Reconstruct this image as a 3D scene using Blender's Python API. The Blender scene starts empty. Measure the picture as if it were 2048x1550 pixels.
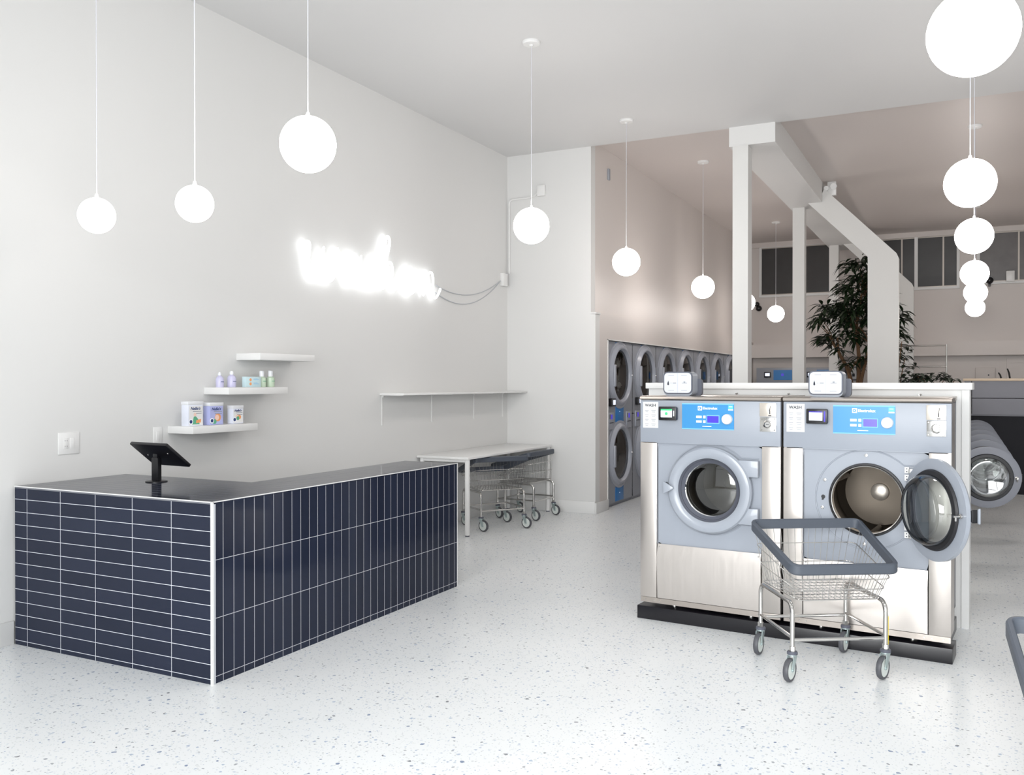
import bpy, bmesh, math, random
from mathutils import Matrix, Vector
PI = math.pi
S = bpy.context.scene
COL = S.collection

# ------------------------------------------------------------------ camera
cam_d = bpy.data.cameras.new('camera')
cam_d.sensor_fit = 'HORIZONTAL'
cam_d.sensor_width = 36.0
cam_d.lens = 36.0 * 1776.7 / 2048.0
cam_d.clip_start = 0.05
cam = bpy.data.objects.new('camera', cam_d)
COL.objects.link(cam)
cam.location = (0, 0, 1.58)
cam.rotation_euler = (PI / 2 - 0.0056, 0, 0.4691)
S.camera = cam

# ------------------------------------------------------------------ world, daylight, exposure
S.view_settings.view_transform = 'Standard'
S.view_settings.look = 'None'
S.view_settings.gamma = 1.0
S.view_settings.use_curve_mapping = False
S.view_settings.exposure = 0.27
world = bpy.data.worlds.new('world')
S.world = world
world.use_nodes = True
wn = world.node_tree.nodes
wn['Background'].inputs['Color'].default_value = (0.93, 0.97, 1.0, 1)
wn['Background'].inputs['Strength'].default_value = 0.9


def area(name, loc, rot, sx, sy, power, color, spread=PI):
    l = bpy.data.lights.new(name, 'AREA')
    l.shape = 'RECTANGLE'
    l.size, l.size_y = sx, sy
    l.energy = power
    l.color = color
    l.spread = spread
    o = bpy.data.objects.new(name, l)
    o.location = loc
    o.rotation_euler = rot
    COL.objects.link(o)
    return o


# daylight falling through the storefront glazing behind the camera
area('storefront_daylight', (0.3, -2.85, 2.1), (PI / 2 - 0.42, 0, -0.08), 6.4, 3.4, 395, (0.98, 0.995, 1.0), math.radians(135))


# ------------------------------------------------------------------ materials
def lin(c):
    return tuple((x / 12.92 if x <= 0.04045 else ((x + 0.055) / 1.055) ** 2.4) for x in [v / 255 for v in c]) + (1,)


def mat(name, rgb, rough=0.5, metal=0.0, emit=None, estr=0.0, spec=0.5, coat=0.0, noise=0.0, nscale=8, bump=0.0):
    m = bpy.data.materials.new(name)
    m.use_nodes = True
    nt = m.node_tree
    b = nt.nodes['Principled BSDF']
    c = lin(rgb)
    b.inputs['Base Color'].default_value = c
    b.inputs['Roughness'].default_value = rough
    b.inputs['Metallic'].default_value = metal
    b.inputs['Specular IOR Level'].default_value = spec
    b.inputs['Coat Weight'].default_value = coat
    if emit:
        b.inputs['Emission Color'].default_value = lin(emit)
        b.inputs['Emission Strength'].default_value = estr
    if noise or bump:
        tc = nt.nodes.new('ShaderNodeTexCoord')
        n = nt.nodes.new('ShaderNodeTexNoise')
        n.inputs['Scale'].default_value = nscale
        n.inputs['Detail'].default_value = 3
        nt.links.new(tc.outputs['Object'], n.inputs['Vector'])
        if noise:
            mx = nt.nodes.new('ShaderNodeMix')
            mx.data_type = 'RGBA'
            mx.inputs['A'].default_value = tuple(x * (1 - noise) for x in c[:3]) + (1,)
            mx.inputs['B'].default_value = tuple(min(1, x * (1 + noise)) for x in c[:3]) + (1,)
            nt.links.new(n.outputs['Fac'], mx.inputs['Factor'])
            nt.links.new(mx.outputs['Result'], b.inputs['Base Color'])
        if bump:
            bp = nt.nodes.new('ShaderNodeBump')
            bp.inputs['Strength'].default_value = bump
            bp.inputs['Distance'].default_value = 0.004
            nt.links.new(n.outputs['Fac'], bp.inputs['Height'])
            nt.links.new(bp.outputs['Normal'], b.inputs['Normal'])
    return m


def steel_mat(name, rgb, rough, stretch):
    """brushed sheet steel: fine streaks along one direction"""
    m = mat(name, rgb, rough, 0.85)
    nt = m.node_tree
    b = nt.nodes['Principled BSDF']
    tc = nt.nodes.new('ShaderNodeTexCoord')
    mp = nt.nodes.new('ShaderNodeMapping')
    mp.inputs['Scale'].default_value = stretch
    n = nt.nodes.new('ShaderNodeTexNoise')
    n.inputs['Scale'].default_value = 1.0
    n.inputs['Detail'].default_value = 2
    nt.links.new(tc.outputs['Object'], mp.inputs['Vector'])
    nt.links.new(mp.outputs['Vector'], n.inputs['Vector'])
    r = nt.nodes.new('ShaderNodeMapRange')
    r.inputs['To Min'].default_value = rough - 0.06
    r.inputs['To Max'].default_value = rough + 0.10
    nt.links.new(n.outputs['Fac'], r.inputs['Value'])
    nt.links.new(r.outputs['Result'], b.inputs['Roughness'])
    return m


def glass_mat(name, tint, rough=0.03, refl=0.18):
    """thin clear sheet: see-through with a fresnel reflection"""
    m = bpy.data.materials.new(name)
    m.use_nodes = True
    nt = m.node_tree
    nt.nodes.remove(nt.nodes['Principled BSDF'])
    out = nt.nodes['Material Output']
    tr = nt.nodes.new('ShaderNodeBsdfTransparent')
    tr.inputs['Color'].default_value = lin(tint)
    gl = nt.nodes.new('ShaderNodeBsdfGlossy')
    gl.inputs['Roughness'].default_value = rough
    gl.inputs['Color'].default_value = (0.9, 0.9, 0.9, 1)
    lw = nt.nodes.new('ShaderNodeFresnel')
    lw.inputs['IOR'].default_value = 1.5
    ad = nt.nodes.new('ShaderNodeMath')
    ad.operation = 'MULTIPLY_ADD'
    ad.inputs[1].default_value = 1.0
    ad.inputs[2].default_value = refl - 0.04
    ad.use_clamp = True
    nt.links.new(lw.outputs['Fac'], ad.inputs[0])
    mx = nt.nodes.new('ShaderNodeMixShader')
    nt.links.new(ad.outputs[0], mx.inputs['Fac'])
    nt.links.new(tr.outputs[0], mx.inputs[1])
    nt.links.new(gl.outputs[0], mx.inputs[2])
    nt.links.new(mx.outputs[0], out.inputs['Surface'])
    return m


def tile_mat(name, ax_u, pu, ou, ax_v, pv, ov, tile_rgb, grout_rgb, w=0.0032, rough=0.09):
    """glazed tiles laid in a straight grid with pale grout"""
    m = mat(name, tile_rgb, rough, spec=0.35)
    nt = m.node_tree
    b = nt.nodes['Principled BSDF']
    b.inputs['IOR'].default_value = 1.32
    tc = nt.nodes.new('ShaderNodeTexCoord')
    sp = nt.nodes.new('ShaderNodeSeparateXYZ')
    nt.links.new(tc.outputs['Object'], sp.inputs[0])

    def M(op, a, bb=None):
        n = nt.nodes.new('ShaderNodeMath')
        n.operation = op
        for i, x in enumerate((a, bb)):
            if x is None:
                continue
            if isinstance(x, (int, float)):
                n.inputs[i].default_value = x
            else:
                nt.links.new(x, n.inputs[i])
        return n.outputs[0]

    masks, cells = [], []
    for ax, p, o in ((ax_u, pu, ou), (ax_v, pv, ov)):
        t = M('DIVIDE', M('SUBTRACT', sp.outputs[ax], o), p)
        fr = M('FRACT', t)
        cells.append(M('FLOOR', t))
        d = M('MULTIPLY', M('MINIMUM', fr, M('SUBTRACT', 1.0, fr)), p)
        masks.append(M('LESS_THAN', d, w * 0.5))
    g = M('MAXIMUM', masks[0], masks[1])
    cx = nt.nodes.new('ShaderNodeCombineXYZ')
    nt.links.new(cells[0], cx.inputs[0])
    nt.links.new(cells[1], cx.inputs[1])
    wnz = nt.nodes.new('ShaderNodeTexWhiteNoise')
    nt.links.new(cx.outputs[0], wnz.inputs['Vector'])
    c = lin(tile_rgb)
    vary = nt.nodes.new('ShaderNodeMix')
    vary.data_type = 'RGBA'
    vary.inputs['A'].default_value = tuple(x * 0.88 for x in c[:3]) + (1,)
    vary.inputs['B'].default_value = tuple(x * 1.12 for x in c[:3]) + (1,)
    nt.links.new(wnz.outputs['Value'], vary.inputs['Factor'])
    mx = nt.nodes.new('ShaderNodeMix')
    mx.data_type = 'RGBA'
    nt.links.new(g, mx.inputs['Factor'])
    nt.links.new(vary.outputs['Result'], mx.inputs['A'])
    mx.inputs['B'].default_value = lin(grout_rgb)
    nt.links.new(mx.outputs['Result'], b.inputs['Base Color'])
    rr = nt.nodes.new('ShaderNodeMapRange')
    rr.inputs['To Min'].default_value = rough
    rr.inputs['To Max'].default_value = 0.75
    nt.links.new(g, rr.inputs['Value'])
    nt.links.new(rr.outputs['Result'], b.inputs['Roughness'])
    # slightly uneven setting of the single tiles
    bp = nt.nodes.new('ShaderNodeBump')
    bp.inputs['Strength'].default_value = 0.25
    bp.inputs['Distance'].default_value = 0.002
    inv = M('SUBTRACT', 1.0, g)
    nt.links.new(inv, bp.inputs['Height'])
    nt.links.new(bp.outputs['Normal'], b.inputs['Normal'])
    return m


def terrazzo_mat():
    m = mat('terrazzo', (226, 229, 229), 0.32)
    nt = m.node_tree
    b = nt.nodes['Principled BSDF']
    tc = nt.nodes.new('ShaderNodeTexCoord')
    prev = None
    base = nt.nodes.new('ShaderNodeTexNoise')
    base.inputs['Scale'].default_value = 1.3
    base.inputs['Detail'].default_value = 4
    nt.links.new(tc.outputs['Object'], base.inputs['Vector'])
    mx0 = nt.nodes.new('ShaderNodeMix')
    mx0.data_type = 'RGBA'
    mx0.inputs['A'].default_value = lin((224, 228, 230))
    mx0.inputs['B'].default_value = lin((238, 239, 239))
    nt.links.new(base.outputs['Fac'], mx0.inputs['Factor'])
    prev = mx0.outputs['Result']
    warp = nt.nodes.new('ShaderNodeTexNoise')
    warp.inputs['Scale'].default_value = 26
    nt.links.new(tc.outputs['Object'], warp.inputs['Vector'])
    vm = nt.nodes.new('ShaderNodeVectorMath')
    vm.operation = 'MULTIPLY_ADD'
    vm.inputs[1].default_value = (0.03, 0.03, 0.03)
    nt.links.new(warp.outputs['Color'], vm.inputs[0])
    nt.links.new(tc.outputs['Object'], vm.inputs[2])
    for sc, rad, thr, cols in (
            (75, 0.36, 0.5, ((208, 214, 221), (214, 218, 218), (196, 200, 203))),
            (44, 0.30, 0.74, ((172, 184, 202), (196, 205, 214), (156, 160, 166))),
            (24, 0.22, 0.86, ((120, 136, 162), (170, 184, 202), (120, 124, 130)))):
        v = nt.nodes.new('ShaderNodeTexVoronoi')
        v.voronoi_dimensions = '2D'
        v.inputs['Scale'].default_value = sc
        nt.links.new(vm.outputs[0], v.inputs['Vector'])
        sep = nt.nodes.new('ShaderNodeSeparateColor')
        nt.links.new(v.outputs['Color'], sep.inputs[0])
        # chip radius varies from cell to cell
        mul = nt.nodes.new('ShaderNodeMath')
        mul.operation = 'MULTIPLY'
        mul.inputs[1].default_value = rad
        nt.links.new(sep.outputs[2], mul.inputs[0])
        lt = nt.nodes.new('ShaderNodeMath')
        lt.operation = 'LESS_THAN'
        nt.links.new(v.outputs['Distance'], lt.inputs[0])
        nt.links.new(mul.outputs[0], lt.inputs[1])
        gt = nt.nodes.new('ShaderNodeMath')
        gt.operation = 'GREATER_THAN'
        gt.inputs[1].default_value = thr
        nt.links.new(sep.outputs[0], gt.inputs[0])
        msk = nt.nodes.new('ShaderNodeMath')
        msk.operation = 'MULTIPLY'
        nt.links.new(lt.outputs[0], msk.inputs[0])
        nt.links.new(gt.outputs[0], msk.inputs[1])
        cr = nt.nodes.new('ShaderNodeValToRGB')
        cr.color_ramp.interpolation = 'CONSTANT'
        cr.color_ramp.elements[0].color = lin(cols[0])
        cr.color_ramp.elements[1].position = 0.4
        cr.color_ramp.elements[1].color = lin(cols[1])
        e = cr.color_ramp.elements.new(0.75)
        e.color = lin(cols[2])
        nt.links.new(sep.outputs[1], cr.inputs[0])
        mx = nt.nodes.new('ShaderNodeMix')
        mx.data_type = 'RGBA'
        nt.links.new(msk.outputs[0], mx.inputs['Factor'])
        nt.links.new(prev, mx.inputs['A'])
        nt.links.new(cr.outputs[0], mx.inputs['B'])
        prev = mx.outputs['Result']
    nt.links.new(prev, b.inputs['Base Color'])
    return m


M = {}
M['wall'] = mat('white_wall_paint', (218, 218, 217), 0.62, bump=0.05, nscale=60)
M['ceil'] = mat('white_ceiling_paint', (216, 216, 216), 0.7)
M['greige'] = mat('warm_grey_satin_paint', (212, 205, 201), 0.42, spec=0.35)
M['greige_ceil'] = mat('warm_grey_ceiling_paint', (210, 202, 198), 0.45)
M['white'] = mat('white_lacquer', (229, 229, 228), 0.35)
M['trim'] = mat('white_trim_paint', (224, 224, 223), 0.4)
M['floor'] = terrazzo_mat()
NAVY = (37, 42, 58)
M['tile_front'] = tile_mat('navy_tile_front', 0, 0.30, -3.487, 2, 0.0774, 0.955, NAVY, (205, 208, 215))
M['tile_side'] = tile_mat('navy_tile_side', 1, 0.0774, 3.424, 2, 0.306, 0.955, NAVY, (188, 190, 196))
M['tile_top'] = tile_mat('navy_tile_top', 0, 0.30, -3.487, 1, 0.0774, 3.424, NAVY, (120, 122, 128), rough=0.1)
M['grey'] = mat('blue_grey_panel', (148, 154, 164), 0.38)
M['grey_door'] = mat('blue_grey_door_plastic', (152, 158, 168), 0.30, coat=0.3)
M['trim_col'] = mat('column_paint', (216, 216, 214), 0.45)
M['grey_dark'] = mat('slate_plastic', (84, 87, 98), 0.5)
M['dryer'] = mat('dryer_grey_panel', (146, 150, 158), 0.4)
M['dryer_ring'] = mat('dryer_door_grey', (158, 162, 172), 0.32)
M['steel'] = steel_mat('brushed_steel', (200, 194, 189), 0.30, (60, 60, 1.2))
M['steel_h'] = steel_mat('brushed_steel_cover', (180, 172, 165), 0.28, (1.2, 60, 60))
M['aisle'] = mat('aisle_shaded_grey_panel', (112, 114, 123), 0.42)  # washer grey darkened for the aisle washers: aisle shade put into the colour
M['chrome'] = mat('chrome', (205, 203, 200), 0.16, 1.0)
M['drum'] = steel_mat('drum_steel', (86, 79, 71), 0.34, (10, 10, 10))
M['hub'] = mat('hub_steel', (214, 206, 196), 0.3, 0.8)
M['black'] = mat('black_plastic', (20, 20, 24), 0.35)
M['rubber'] = mat('black_rubber', (28, 28, 32), 0.5)
M['plinth'] = mat('black_plinth', (22, 21, 26), 0.28)
M['blue'] = mat('blue_fascia', (56, 138, 196), 0.3)
M['blue_dk'] = mat('blue_fascia_deep', (44, 120, 186), 0.35)
M['cyan'] = mat('cyan_label', (90, 196, 220), 0.4)
M['paper'] = mat('paper', (214, 215, 215), 0.6)
M['card'] = mat('white_card', (204, 208, 217), 0.4)
M['ink'] = mat('dark_ink', (40, 42, 52), 0.6)
M['print'] = mat('grey_print', (150, 154, 162), 0.6)
M['print3'] = mat('faint_grey_print', (188, 191, 196), 0.6)
M['print2'] = mat('light_blue_print', (120, 184, 224), 0.5)
M['white_ink'] = mat('white_ink', (240, 244, 248), 0.5)
M['screen_w'] = mat('lit_screen_white', (230, 236, 250), 0.2, emit=(222, 232, 255), estr=0.75)
M['screen_g'] = mat('lit_screen_green', (60, 190, 110), 0.2, emit=(70, 190, 120), estr=0.7)
M['lcd'] = mat('lit_lcd_violet', (60, 50, 170), 0.2, emit=(76, 62, 190), estr=0.55)
M['glass'] = glass_mat('door_glass', (206, 210, 208), refl=0.10)
M['glass_dk'] = glass_mat('smoked_door_glass', (196, 198, 198), refl=0.07)
M['pane'] = mat('dark_window_pane', (64, 64, 65), 0.12, noise=0.15, nscale=3)
M['pane_curtain'] = mat('curtained_window_pane', (104, 101, 101), 0.2, noise=0.2, nscale=5)
M['alu'] = mat('window_aluminium', (176, 168, 160), 0.4, 0.4)
M['bumper'] = mat('slate_rubber_bumper', (74, 80, 90), 0.5)
M['tire'] = mat('grey_rubber_tire', (78, 79, 84), 0.5)
M['hubcap'] = mat('pale_wheel_plastic', (212, 218, 214), 0.4)
M['zinc'] = mat('zinc_fork', (176, 190, 190), 0.3, 0.7)
M['yellow'] = mat('yellow_sticker', (238, 214, 50), 0.4)
M['globe'] = mat('lit_opal_globe', (255, 255, 255), 0.4, emit=(255, 247, 241), estr=19.0)
M['globe_small'] = mat('lit_small_opal_globe', (255, 255, 255), 0.4, emit=(255, 247, 241), estr=3.6)
M['cord'] = mat('white_cord', (206, 206, 212), 0.5)
M['neon'] = mat('lit_neon_tube', (255, 255, 255), 0.3, emit=(250, 253, 255), estr=3.1)
M['leaf'] = mat('dark_green_leaf', (26, 44, 22), 0.4, noise=0.45, nscale=9)
M['leaf2'] = mat('dull_green_leaf', (34, 47, 33), 0.45, noise=0.4, nscale=14)
M['bark'] = mat('brown_bark', (112, 84, 58), 0.8, noise=0.3, nscale=30)
M['soil'] = mat('potting_soil', (52, 42, 34), 0.95, bump=0.8, nscale=70)
M['pot'] = mat('white_planter', (214, 212, 208), 0.5)
M['wood'] = mat('pale_laminate_edge', (206, 186, 162), 0.45)
M['slate'] = mat('slate_grey_front', (108, 108, 117), 0.4)
M['navy'] = mat('navy_black_base', (12, 11, 21), 0.5, spec=0.2)
M['tin_w'] = mat('white_tin', (224, 228, 240), 0.35)
M['tin_v'] = mat('lilac_tin', (176, 182, 226), 0.35)
M['green'] = mat('green_print', (92, 168, 132), 0.5)
M['orange'] = mat('orange_print', (232, 158, 104), 0.5)
M['pink'] = mat('peach_print', (240, 206, 190), 0.5)
M['navy_ink'] = mat('navy_ink', (48, 66, 118), 0.5)
M['lilac'] = mat('lilac_bottle', (196, 194, 222), 0.25)
M['clear'] = mat('clear_cap', (226, 228, 232), 0.25)
M['mint'] = mat('mint_bottle', (194, 212, 190), 0.25)
M['aqua'] = mat('aqua_box', (198, 222, 228), 0.4)
M['cloth'] = mat('white_laundry', (238, 237, 232), 0.9, noise=0.2, nscale=12)


# ------------------------------------------------------------------ mesh helpers
class B:
    """collects shapes in one bmesh, several materials allowed"""

    def __init__(s, *mats):
        s.bm = bmesh.new()
        s.mats = list(mats)
        s.cur = 0

    def use(s, i):
        s.cur = i
        return s

    def _tag(s, faces):
        for f in faces:
            f.material_index = s.cur

    def box(s, x0, x1, y0, y1, z0, z1, bev=0.0, seg=2, rot=None):
        t = bmesh.new()
        bmesh.ops.create_cube(t, size=1.0)
        for v in t.verts:
            v.co = Vector(((x0 + x1) / 2 + v.co.x * (x1 - x0), (y0 + y1) / 2 + v.co.y * (y1 - y0), (z0 + z1) / 2 + v.co.z * (z1 - z0)))
        if bev:
            bmesh.ops.bevel(t, geom=t.edges[:], offset=bev, segments=seg, profile=0.5, affect='EDGES')
        s._merge(t, rot)
        return s

    def _merge(s, t, rot=None):
        if rot is not None:
            t.transform(rot)
        mp = {}
        for v in t.verts:
            mp[v] = s.bm.verts.new(v.co)
        fs = []
        for f in t.faces:
            try:
                fs.append(s.bm.faces.new([mp[v] for v in f.verts]))
            except ValueError:
                pass
        s._tag(fs)
        t.free()

    def prism(s, pts, axis, a, b, bev=0.0):
        """polygon pts (2-D) pushed along axis 'x','y','z' from a to b"""
        def P(p, h):
            return {'x': (h, p[0], p[1]), 'y': (p[0], h, p[1]), 'z': (p[0], p[1], h)}[axis]
        t = bmesh.new()
        lo = [t.verts.new(P(p, a)) for p in pts]
        hi = [t.verts.new(P(p, b)) for p in pts]
        n = len(pts)
        t.faces.new(lo)
        t.faces.new(hi[::-1])
        for i in range(n):
            t.faces.new((lo[i], hi[i], hi[(i + 1) % n], lo[(i + 1) % n]))
        bmesh.ops.recalc_face_normals(t, faces=t.faces)
        if bev:
            bmesh.ops.bevel(t, geom=t.edges[:], offset=bev, segments=2, profile=0.5, affect='EDGES')
        s._merge(t)
        return s

    def lathe(s, prof, c=(0, 0, 0), axis='z', seg=32, mtx=None):
        """prof: list of (radius, height)"""
        rings = []
        for r, h in prof:
            ring = []
            if r < 1e-6:
                k = [0]
            else:
                k = range(seg)
            for i in k:
                a = 2 * PI * i / seg
                x, y = r * math.cos(a), r * math.sin(a)
                p = {'z': (x, y, h), 'y': (x, h, y), 'x': (h, x, y)}[axis]
                p = Vector(p) + Vector(c)
                if mtx is not None:
                    p = mtx @ p
                ring.append(s.bm.verts.new(p))
            rings.append(ring)
        fs = []
        for A, Bq in zip(rings, rings[1:]):
            if len(A) == 1 and len(Bq) == 1:
                continue
            for i in range(seg):
                j = (i + 1) % seg
                if len(A) == 1:
                    q = (A[0], Bq[j], Bq[i])
                elif len(Bq) == 1:
                    q = (A[i], A[j], Bq[0])
                else:
                    q = (A[i], A[j], Bq[j], Bq[i])
                fs.append(s.bm.faces.new(q))
        s._tag(fs)
        return s

    def cyl(s, p0, p1, r, seg=12, r1=None):
        return s.tube([p0, p1], r, seg, cap=True, r_end=r1)

    def tube(s, pts, r, seg=8, closed=False, cap=True, r_end=None):
        pts = [Vector(p) for p in pts]
        n = len(pts)
        rings = []
        up = None
        for i, p in enumerate(pts):
            if closed:
                t = (pts[(i + 1) % n] - pts[i - 1])
            elif i == 0:
                t = pts[1] - pts[0]
            elif i == n - 1:
                t = pts[-1] - pts[-2]
            else:
                t = (pts[i + 1] - p).normalized() + (p - pts[i - 1]).normalized()
            if t.length < 1e-9:
                t = Vector((0, 0, 1))
            t.normalize()
            if up is None:
                up = t.orthogonal().normalized()
            up = (up - t * up.dot(t))
            if up.length < 1e-6:
                up = t.orthogonal()
            up.normalize()
            bi = t.cross(up)
            rr = r if r_end is None else r + (r_end - r) * i / (n - 1)
            rings.append([s.bm.verts.new(p + (up * math.cos(2 * PI * k / seg) + bi * math.sin(2 * PI * k / seg)) * rr) for k in range(seg)])
        fs = []
        rng = range(n) if closed else range(n - 1)
        for i in rng:
            A, C = rings[i], rings[(i + 1) % n]
            for k in range(seg):
                fs.append(s.bm.faces.new((A[k], A[(k + 1) % seg], C[(k + 1) % seg], C[k])))
        if cap and not closed:
            fs.append(s.bm.faces.new(rings[0][::-1]))
            fs.append(s.bm.faces.new(rings[-1]))
        s._tag(fs)
        return s

    def sweep(s, pts, sec, up=Vector((0, 0, 1)), closed=True):
        """rectangular or other section (list of (side, height)) swept on a path"""
        pts = [Vector(p) for p in pts]
        n = len(pts)
        rings = []
        for i, p in enumerate(pts):
            t = ((pts[(i + 1) % n] - pts[i - 1]) if closed else (pts[min(i + 1, n - 1)] - pts[max(i - 1, 0)])).normalized()
            side = t.cross(up).normalized()
            u2 = side.cross(t).normalized()
            rings.append([s.bm.verts.new(p + side * a + u2 * b) for a, b in sec])
        m = len(sec)
        fs = []
        for i in range(n if closed else n - 1):
            A, C = rings[i], rings[(i + 1) % n]
            for k in range(m):
                fs.append(s.bm.faces.new((A[k], A[(k + 1) % m], C[(k + 1) % m], C[k])))
        if not closed:
            fs.append(s.bm.faces.new(rings[0][::-1]))
            fs.append(s.bm.faces.new(rings[-1]))
        s._tag(fs)
        return s

    def sphere(s, c, r, seg=24, rings=14, sz=(1, 1, 1)):
        prof = [(0, -r * sz[2])] + [(r * math.sin(PI * i / rings) * sz[0], -r * math.cos(PI * i / rings) * sz[2]) for i in range(1, rings)] + [(0, r * sz[2])]
        return s.lathe(prof, c, 'z', seg)

    def quad(s, *ps):
        f = s.bm.faces.new([s.bm.verts.new(p) for p in ps])
        s._tag([f])
        return s

    def mesh(s, name, sharp=32):
        bmesh.ops.recalc_face_normals(s.bm, faces=s.bm.faces[:])
        me = bpy.data.meshes.new(name)
        s.bm.to_mesh(me)
        s.bm.free()
        for m in s.mats:
            me.materials.append(m)
        for p in me.polygons:
            p.use_smooth = True
        me.set_sharp_from_angle(angle=math.radians(sharp))
        return me


def obj(name, b, parent=None, label=None, mtx=None, sharp=32):
    me = b.mesh(name, sharp) if isinstance(b, B) else b
    if mtx is not None:
        me.transform(mtx)
    o = bpy.data.objects.new(name, me)
    COL.objects.link(o)
    if parent is not None:
        o.parent = parent
    if label:
        o['label'] = label
    return o


def tag(o, label, cat, group=None, kind=None):
    o['label'] = label
    o['category'] = cat
    if group:
        o['group'] = group
    if kind:
        o['kind'] = kind
    return o


def thing(name, label, cat, loc=(0, 0, 0), rz=0.0, group=None):
    o = bpy.data.objects.new(name, None)
    o.empty_display_size = 0.1
    COL.objects.link(o)
    o.location = loc
    o.rotation_euler = (0, 0, rz)
    return tag(o, label, cat, group)


def struct(name, b, parent=None):
    o = obj(name, b, parent)
    if parent is None:
        o['kind'] = 'structure'
    return o


def kids(o):
    return [c for c in bpy.data.objects if c.parent is o]


def dup(root, loc, rz, label, group=None, skip=()):
    def rec(o, par):
        c = o.copy()
        COL.objects.link(c)
        c.parent = par
        for ch in kids(o):
            if ch.name.split('.')[0] not in skip:
                rec(ch, c)
        return c
    r = root.copy()
    COL.objects.link(r)
    r.location = loc
    r.rotation_euler = (0, 0, rz)
    r['label'] = label
    if group:
        r['group'] = group
    for ch in kids(root):
        if ch.name.split('.')[0] not in skip:
            rec(ch, r)
    return r


FACE_Y = Matrix(((1, 0, 0, 0), (0, 0, -1, 0), (0, 1, 0, 0), (0, 0, 0, 1)))   # text read from the -Y side
FACE_X = Matrix(((0, 0, 1, 0), (1, 0, 0, 0), (0, 1, 0, 0), (0, 0, 0, 1)))    # text read from the +X side


def text_mesh(body, size, bold=0.0, depth=0.0006, shear=0.0, align='LEFT', spacing=1.0):
    c = bpy.data.curves.new('lettering', 'FONT')
    c.body = body
    c.size = size
    c.offset = bold
    c.extrude = depth
    c.shear = shear
    c.align_x = align
    c.space_character = spacing
    c.resolution_u = 3
    o = bpy.data.objects.new('lettering', c)
    COL.objects.link(o)
    bpy.context.view_layer.update()
    me = bpy.data.meshes.new_from_object(o.evaluated_get(bpy.context.evaluated_depsgraph_get()))
    bpy.data.objects.remove(o)
    bpy.data.curves.remove(c)
    return me


def text(name, body, size, m, parent, at, face, **kw):
    me = text_mesh(body, size, **kw)
    me.materials.clear()
    me.materials.append(m)
    me.transform(Matrix.Translation(at) @ face)
    return obj(name, me, parent)


def arc(cx, cy, r, a0, a1, n):
    return [(cx + r * math.cos(a0 + (a1 - a0) * i / n), cy + r * math.sin(a0 + (a1 - a0) * i / n)) for i in range(n + 1)]


def rrect(x0, x1, y0, y1, r, n=4):
    return (arc(x1 - r, y0 + r, r, -PI / 2, 0, n) + arc(x1 - r, y1 - r, r, 0, PI / 2, n)
            + arc(x0 + r, y1 - r, r, PI / 2, PI, n) + arc(x0 + r, y0 + r, r, PI, 1.5 * PI, n))


# ------------------------------------------------------------------ the room
XL, XR, YF, YP, YB = -5.12, 3.6, -2.6, 9.97, 19.0
ZC, ZC2 = 4.42, 4.50

struct('floor', B(M['floor']).box(XL - 0.2, XR + 0.2, YF - 0.2, YB + 0.2, -0.1, 0))
struct('wall_left', B(M['wall']).box(XL - 0.15, XL, YF, YP + 0.15, 0, ZC))
struct('wall_pilaster', B(M['wall']).box(XL, -3.99, YP, YP + 0.14, 2.42, ZC + 0.08).box(XL, -3.93, YP, YP + 0.14, 0, 2.42).box(-3.99, -3.915, YP - 0.012, YP + 0.14, 2.405, 2.425))
struct('wall_dryers', B(M['greige'])
       .box(-4.10, -3.99, YP + 0.14, YB, 2.42, ZC2)
       .box(-4.10, -3.93, YP + 0.14, YB, 2.115, 2.42)
       .box(-4.10, -3.93, YP + 0.14, 10.385, 0, 2.115)
       .box(-4.10, -3.93, 17.56, YB, 0, 2.115)
       .box(-4.90, -4.80, YP + 0.14, 17.7, 0, 2.115))
struct('trim_1', B(M['white']).box(-3.93, -3.922, 10.375, 10.393, 0.13, 2.12).box(-3.93, -3.922, 10.375, 17.56, 2.108, 2.122))
struct('wall_back', B(M['greige']).box(-4.1, XR, YB, YB + 0.15, 0, ZC2))
struct('wall_right', B(M['wall']).box(XR, XR + 0.15, YF, YB, 0, ZC2))
wf = B(M['wall'])
wf.box(XL, XR, YF - 0.12, YF, 3.75, ZC).box(XL, -4.85, YF - 0.12, YF, 0, 3.75).box(3.2, XR, YF - 0.12, YF, 0, 3.75).box(-4.85, 3.2, YF - 0.12, YF, 0, 0.18)
struct('wall_front', wf)
mull = B(M['black'])
for i in range(5):
    x = -4.85 + 8.05 * i / 4
    mull.box(x - 0.03, x + 0.03, YF - 0.1, YF - 0.02, 0.18, 3.75)
mull.box(-4.85, 3.2, YF - 0.1, YF - 0.02, 2.6, 2.66)
struct('window_4', mull)
struct('ceiling', B(M['ceil']).box(XL - 0.15, XR + 0.15, YF - 0.12, YP + 0.01, ZC, ZC + 0.25))
struct('ceiling_rear', B(M['greige_ceil']).box(-4.1, XR + 0.15, YP + 0.01, YB + 0.15, ZC2, ZC2 + 0.2))
# baseboards
struct('baseboard_left', B(M['trim']).box(XL, XL + 0.016, YF, 3.42, 0, 0.14, 0.003).box(XL, XL + 0.016, 4.26, YP, 0, 0.14, 0.003))
struct('baseboard_pilaster', B(M['trim']).box(XL, -3.93, YP - 0.016, YP, 0, 0.145, 0.003).box(-3.93, -3.912, YP - 0.016, 10.385, 0, 0.13, 0.003))
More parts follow.
